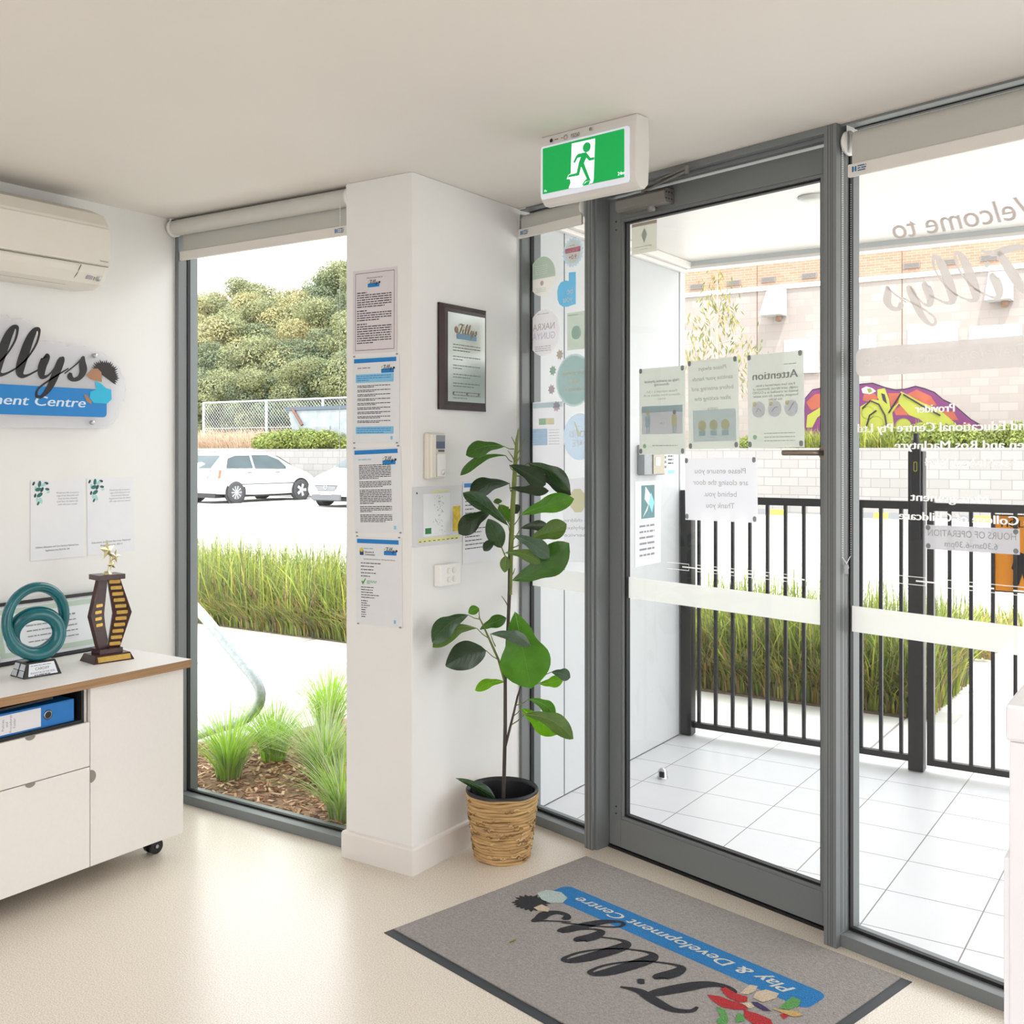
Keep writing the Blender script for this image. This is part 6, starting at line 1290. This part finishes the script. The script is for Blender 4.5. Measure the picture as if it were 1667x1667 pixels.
mb = MB(); mb.lathe([(.086, .002), (.110, .20), (.117, .236), (.126, .246), (.131, .240), (.129, .228)], PC, BLACK, 48); mb.lathe([(.0001, .10), (.100, .10)], PC, mat('dark_potting_soil', '#17140f', .95), 40); mb.lathe([(.110, .236), (.102, .17), (.098, .101)], PC, BLACK, 48); mb.build('inner_pot', pf_)
YPL = (PC).dot(Vector((-CN, SN, 0)))          # camera depth of the plant
def pp(u, v, d=0.0):
    Yd = YPL + d; X = (u - CX) / F * Yd; return Vector((SN * X - CN * Yd, CN * X + SN * Yd, EYE - (v - CY) / F * Yd))
TRK = mat('fig_bark', '#4a423c', .85, var=.3, scale=60, stretch=(1, 1, .2)); TRG = mat('fig_green_stem', '#6c7a35', .6, var=.15)
mb = MB(); mb.tube([PC + UP * .1, pp(820, 1270), pp(822, 1180), pp(822, 1108), pp(826, 1030), pp(829, 960), pp(830, 900), pp(834, 830), pp(838, 760), pp(841, 720), pp(843, 700)], [.0075, .007, .0068, .0062, .006, .0068, .0078, .0085, .007, .005, .0015], TRK, 10)
mb.build('trunk', pf_)
mb = MB(); mb.tube([pp(830, 968, -.0), pp(831, 900), pp(834, 830), pp(838, 760), pp(841, 715), pp(844, 697)], [.0072, .0088, .0094, .0078, .0055, .001], TRG, 10)
for a_, b_ in (((838, 745), (854, 715)), ((840, 730), (832, 711)), ((838, 756), (852, 731)), ((838, 752), (826, 733)), ((828, 990), (816, 970)), ((831, 940), (838, 925))): mb.tube([pp(*a_), pp((a_[0] + b_[0]) / 2 + 1, (a_[1] + b_[1]) / 2), pp(*b_)], [.0025, .002, .001], TRG, 6)
mb.build('green_stem', pf_)
mb = MB(); mb.tube([pp(822, 1112), pp(811, 1074), pp(797.6, 1044), pp(787, 1020), pp(779, 1004)], [.005, .0045, .004, .003, .002], TRG, 8); mb.build('branch', pf_)
mb = MB(); mb.tube([pp(822, 1216), pp(829, 1188), pp(836, 1160), pp(842, 1134), pp(848, 1116)], [.005, .0045, .0042, .0038, .003], TRK, 8); mb.build('branch', pf_)
LEAFM = {}
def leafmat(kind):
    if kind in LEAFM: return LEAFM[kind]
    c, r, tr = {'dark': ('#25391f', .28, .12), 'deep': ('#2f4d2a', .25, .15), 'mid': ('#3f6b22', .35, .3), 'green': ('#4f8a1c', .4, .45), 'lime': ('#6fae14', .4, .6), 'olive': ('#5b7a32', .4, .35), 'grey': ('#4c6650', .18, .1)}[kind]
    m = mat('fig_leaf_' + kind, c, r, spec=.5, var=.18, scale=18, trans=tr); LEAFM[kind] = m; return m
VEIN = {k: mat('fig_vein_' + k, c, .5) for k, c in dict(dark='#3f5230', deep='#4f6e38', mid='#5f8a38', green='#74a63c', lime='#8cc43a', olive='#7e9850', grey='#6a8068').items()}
def fig_leaf(base, tip, hw, kind, stem=None, d0=0.0, d1=0.0, sag=.12, roll=0.0, fold=.22, shape='fiddle', parent=None, seed=0, name='leaf'):
    B = pp(base[0], base[1], d0); T_ = pp(tip[0], tip[1], d1); L = (T_ - B).length; ax = (T_ - B).normalized(); view = ((B + T_) / 2 - EYEP).normalized()
    W_ = ax.cross(view).normalized(); W_ = Matrix.Rotation(math.radians(roll), 3, ax) @ W_; Nn = ax.cross(W_).normalized(); hwm = 1.16 * hw / F * YPL / max(.35, math.cos(math.radians(roll)))
    r_ = random.Random(seed + int(base[0] * 7 + tip[1])); n = 16; m = 5; ph = r_.uniform(0, 6); vs = []; up = UP - ax * ax.dot(UP)
    up = up.normalized() if up.length > .05 else Nn
    prof = (lambda t: (math.sin(math.pi * min(1, t * 1.02) ** 1.25)) ** .62 * (.50 + .50 * t) * (1 - .22 * math.exp(-((t - .38) / .13) ** 2))) if shape == 'fiddle' else (lambda t: math.sin(math.pi * t ** .9) ** .75)
    pk = max(prof(i / 40) for i in range(41)); mid = []
    for i in range(n + 1):
        t = i / n; c = B + (T_ - B) * t + up * (L * sag * 4 * t * (1 - t)); mid.append(c); w = hwm * prof(min(t, .995)) / pk + .0006
        for j in range(-m, m + 1):
            q = j / m; wav = .07 * w * math.sin(t * 13 + ph + (2 if j < 0 else 0)) * abs(q) ** 2
            vs.append(c + W_ * (w * q * (1 - .12 * abs(q) * fold * 3)) + Nn * (-fold * w * abs(q) ** 1.4 + wav))
    k = 2 * m + 1; mb = MB(); mb.add(vs, [[i * k + j, i * k + j + 1, (i + 1) * k + j + 1, (i + 1) * k + j] for i in range(n) for j in range(k - 1)], leafmat(kind), True)
    for sg_ in (1, -1):
        off = Nn * (.0006 * sg_); mb.tube([p + off for p in mid[:-1]], [.0013 * (1 - .7 * i / n) for i in range(n)], VEIN[kind], 5, False)
        for i in range(2, n - 2, 2):
            for side in (-1, 1):
                pts = [mid[i] + off]
                for s_ in range(1, 4):
                    ii = min(n, i + s_ * .8); i0 = int(ii); j = m + side * s_; pts.append(Vector(vs[i0 * k + j]) + off)
                mb.tube(pts, .0004, VEIN[kind], 3, False)
    o = mb.build(name, parent)
    return B
def L_(base, tip, hw, kind, stem=None, **k):
    B = fig_leaf(base, tip, hw, kind, parent=pf_, **k)
    if stem is not None:
        m2 = MB(); S = pp(stem[0], stem[1], 0); m2.tube([S, (S + B) / 2 - UP * .004, B], [.0022, .0018, .0014], TRG, 6); m2.build('petiole', pf_)
L_((821, 727), (758, 741), 12, 'mid', (836, 731), d0=-.02, d1=-.10, sag=.10, roll=20)
L_((823, 742), (749, 774), 7, 'mid', (833, 752), d0=-.02, d1=-.12, sag=.16, roll=48, fold=.4)
L_((829, 757), (888, 789), 15, 'dark', (834, 765), d0=-.05, d1=-.14, sag=.03, roll=10, fold=.4)
L_((858, 754), (928, 799), 12, 'deep', (838, 766), d0=-.02, d1=-.08, sag=.10, roll=15)
L_((872, 772), (929, 806), 10, 'dark', (840, 775), d0=.02, d1=.02, sag=.05)
L_((829, 794), (893, 799), 8, 'dark', (834, 800), d0=-.02, d1=-.1, sag=-.03, roll=30)
L_((829, 787), (764, 805), 15, 'dark', (831, 800), d0=-.02, d1=-.12, sag=.10, roll=10, fold=.35)
L_((827, 856), (753, 802), 12, 'deep', (831, 872), d0=-.05, d1=-.16, sag=.04, roll=-15, fold=.3)
L_((800, 832), (746, 869), 15, 'dark', (830, 850), d0=.0, d1=-.05, sag=.06)
L_((816, 892), (794, 845), 14, 'deep', (826, 912), d0=-.03, d1=-.06, sag=.02, shape='oval'); L_((812, 878), (787, 897), 7, 'dark', (822, 905), d0=-.02, d1=-.05, sag=.15, roll=30)
L_((847, 838), (934, 812), 14, 'green', (836, 855), d0=-.02, d1=-.08, sag=.03, fold=.15)
L_((847, 860), (893, 857), 8, 'dark', (834, 880), d0=-.01, d1=-.03, sag=.06); L_((863, 876), (922, 853), 15, 'olive', (834, 892), d0=-.02, d1=-.06, sag=-.02)
L_((836, 872), (894, 908), 13, 'grey', (832, 895), d0=-.08, d1=-.16, sag=.06, roll=10, fold=.35)
L_((833, 945), (926, 884), 22, 'mid', (829, 965), d0=-.03, d1=-.08, sag=-.08, fold=.12)
L_((821, 900), (880, 917), 9, 'olive', (824, 930), d0=-.06, d1=-.12, sag=.10); L_((823, 905), (821, 932), 8, 'olive', None, d0=-.05, d1=-.06, sag=0, shape='oval')
L_((812, 822), (831, 848), 9, 'green', (830, 856), d0=.03, d1=.03, sag=0, shape='oval'); L_((834, 822), (842, 836), 9, 'dark', None, d0=.03, d1=.03, sag=0, shape='oval'); L_((803, 817), (817, 816), 4, 'mid', (828, 826), d0=.02, d1=.03, sag=.05, shape='oval')
L_((762, 1001), (703, 1046), 15, 'deep', (781, 1008), d0=-.10, d1=-.22, sag=.10, fold=.15); L_((779, 990), (762, 998), 7, 'green', (780, 1006), d0=-.04, d1=-.05, sag=.05, shape='oval')
L_((776, 1023), (704, 1054), 13, 'olive', (795, 1039), d0=-.05, d1=-.17, sag=.16, roll=25)
L_((791, 1059), (725, 1084), 21, 'dark', (811, 1074), d0=-.05, d1=-.15, sag=.06, fold=.2, shape='oval')
L_((781, 1024), (824, 1006), 10, 'mid', (785, 1022), d0=-.01, d1=.04, sag=.03)
L_((798, 1032), (863, 1051), 10, 'grey', (806, 1052), d0=-.08, d1=-.14, sag=.08, roll=20)
L_((838, 996), (864, 1121), 36, 'green', (827, 1020), d0=-.04, d1=-.05, sag=.0, fold=.06)
L_((897, 1094), (928, 1103), 9, 'grey', (850, 1112), d0=-.0, d1=-.04, sag=.06); L_((877, 1113), (917, 1104), 9, 'lime', (850, 1114), d0=.02, d1=.02, sag=-.06)
L_((821, 1110), (773, 1124), 8, 'lime', (823, 1113), d0=-.0, d1=-.04, sag=.10)
L_((861, 1138), (904, 1167), 10, 'green', (840, 1148), d0=-.0, d1=-.02, sag=.12)
L_((848, 1153), (906, 1196), 15, 'lime', (836, 1165), d0=.02, d1=.02, sag=.0); L_((853, 1163), (933, 1203), 14, 'olive', (832, 1180), d0=-.05, d1=-.12, sag=.12, roll=15)
FB_ = fig_leaf((742, 1267), (806, 1301), 9, 'deep', d0=-.02, d1=.02, sag=.04, roll=15, fold=.5, name='fallen_leaf'); fo_ = [o for o in COL.objects if o.name.startswith('fallen_leaf')][-1]
tag(fo_, 'curled dark fallen fig leaf lying across the rim of the basket pot', 'leaf')

# ---------------- printed door mat ----------------
R0 = Vector((-.685, 3.007, 0)); MU = Vector((-.9716, .2366, 0)).normalized(); MV = Vector((-.2366, -.9716, 0)).normalized(); mf = frame(R0 + UP * .0, MU, MV); MW, MH = 1.220, .885
dm = empty('door_mat', R0 + MU * MW / 2 + MV * MH / 2, 'grey printed entrance mat with upside down script name, on the floor by the door', 'mat')
mb = MB(); z_ = .0005; RB = mat('mat_rubber_edge', '#33363b', .6)
a_ = [(0, 0), (MW, 0), (MW, MH), (0, MH)]; b_ = [(.026, .006), (MW - .008, .006), (MW - .008, MH - .030), (.026, MH - .030)]
vs = [mf @ Vector((x, y, .0012)) for x, y in a_] + [mf @ Vector((x, y, .003)) for x, y in b_] + [mf @ Vector((x, y, .0003)) for x, y in a_]
mb.add(vs, [[i, (i + 1) % 4, 4 + (i + 1) % 4, 4 + i] for i in range(4)] + [[8 + i, 8 + (i + 1) % 4, (i + 1) % 4, i] for i in range(4)] + [[4, 5, 6, 7], [11, 10, 9, 8]], RB); mb.build('rubber_border', dm)
CPT = mat('mat_pile_grey', '#a09a96', .95, var=.16, scale=120, bump=.8, bscale=260)
def pile(name, c): return mat(name, c, .95, var=.14, scale=150, bump=.8, bscale=260)
mb = MB(); mb.box(.028, MW - .010, .008, MH - .032, .0025, .0065, CPT, mf); mb.build('pile', dm)
tf = mf @ Matrix.Translation((0, 0, .0066))
mb = MB(); PBL = pile('mat_blue', '#1f78b8'); flat(mb, tf, rrect(.112, .240, 1.080, .350, .03), PBL, .0002); mb.build('blue_banner', dm)
mb = MB(); put_text(mb, tf, 'Play & Development Centre', .19, .275, .043, pile('mat_cream', '#d3d3c8'), 'l', w=.79, shear=.35, z=.0006, bold=.0012); mb.build('banner_lettering', dm)
mb = MB(); PIN = pile('mat_ink', '#26262c'); script_word(mb, tf, 'Tillys', .295, .405, .675, PIN, shear=.22, z=.0009, n=12); mb.build('script_lettering', dm)
PR, PG_, PCm, PPu = pile('mat_red', '#b3262c'), pile('mat_green', '#5c9a52'), pile('mat_sand', '#cdbca2'), pile('mat_purple', '#3f3060')
def mm(zx, zy): p = fl(980 + zx * .2639, 1440 + zy * .2639) - R0; return (p.dot(MU), p.dot(MV))
mb = MB()
for i_, (pts, m) in enumerate(((((645, 695), (720, 705), (800, 735), (880, 760), (900, 790), (820, 790), (740, 775), (680, 735)), PR), (((725, 660), (760, 650), (830, 690), (895, 710), (895, 740), (840, 745), (770, 710)), PR), (((870, 790), (960, 815), (1040, 850), (1060, 900), (960, 900), (880, 840)), PR), (((1095, 820), (1130, 810), (1150, 830), (1120, 850)), PR),
    (((700, 770), (760, 790), (780, 860), (740, 900), (700, 860), (730, 830)), PG_), (((830, 810), (870, 820), (880, 860), (820, 870)), PG_), (((1120, 750), (1170, 710), (1225, 730), (1215, 765), (1150, 790), (1090, 780)), PG_),
    (((880, 660), (910, 635), (960, 645), (940, 675), (900, 695), (850, 690)), PCm), (((950, 680), (1010, 665), (1090, 690), (1070, 720), (990, 745), (930, 715)), PCm), (((860, 750), (910, 745), (940, 770), (910, 785)), PCm), (((920, 740), (960, 745), (1010, 775), (1040, 800), (990, 795), (940, 765)), PPu),
    (((1040, 780), (1100, 790), (1200, 800), (1240, 825), (1180, 835), (1110, 810)), pile('mat_ochre', '#c9a86a')))): flat(mb, tf, [mm(*p) for p in pts], m, .0010 + .00005 * i_)
mb.build('flower_motif', dm)
mb = MB(); HZ = lambda zx, zy: ((fl(620 + zx * .528, 1360 + zy * .528) - R0).dot(MU), (fl(620 + zx * .528, 1360 + zy * .528) - R0).dot(MV)); r_ = random.Random(2)
c = HZ(462, 215); pts = []
for k in range(40): a = 2 * math.pi * k / 40; q = (.062 if k % 2 else .048) * r_.uniform(.9, 1.1); pts.append((c[0] + q * math.cos(a), c[1] + q * .95 * math.sin(a)))
flat(mb, tf, pts, PIN, .0010); flat(mb, tf, [HZ(*p) for p in ((470, 230), (495, 220), (520, 232), (515, 243), (485, 240))], PCm, .0013); flat(mb, tf, [HZ(*p) for p in ((480, 185), (510, 175), (555, 182), (575, 200), (560, 215), (520, 215), (495, 205))], pile('mat_pale_aqua', '#b9c9c5'), .0012); mb.build('spiky_motif', dm)
rl = MB(); c = fl(827, 1534, .008); rl.add([c, c + Vector((.006, .002, .001)), c + Vector((.012, .03, .002)), c + Vector((.004, .028, .001))], [[0, 1, 2, 3]], mat('grass_clipping', '#7f8436', .8))
tag(rl.build('grass_clipping'), 'single stray green grass clipping lying on the grey mat', 'leaf')

# ---------------- white reception counter at the right edge ----------------
ct = empty('reception_counter', (.4, 2.0, 0), 'white reception counter end cutting into the right edge of the view', 'counter')
CW = mat('counter_white', '#e9e9ec', .45); mb = MB(); mb.box(-.240, 1.6, 1.594, 2.25, 1.047, 1.10, CW); mb.build('top', ct, bevel=.006)
mb = MB(); mb.box(-.236, 1.6, 1.60, 2.24, .0, 1.047, CW); mb.build('body', ct, bevel=.003)
mb = MB(); mb.box(-.245, -.236, 1.615, 2.20, .005, .88, CW); mb.build('side_panel', ct, bevel=.002)
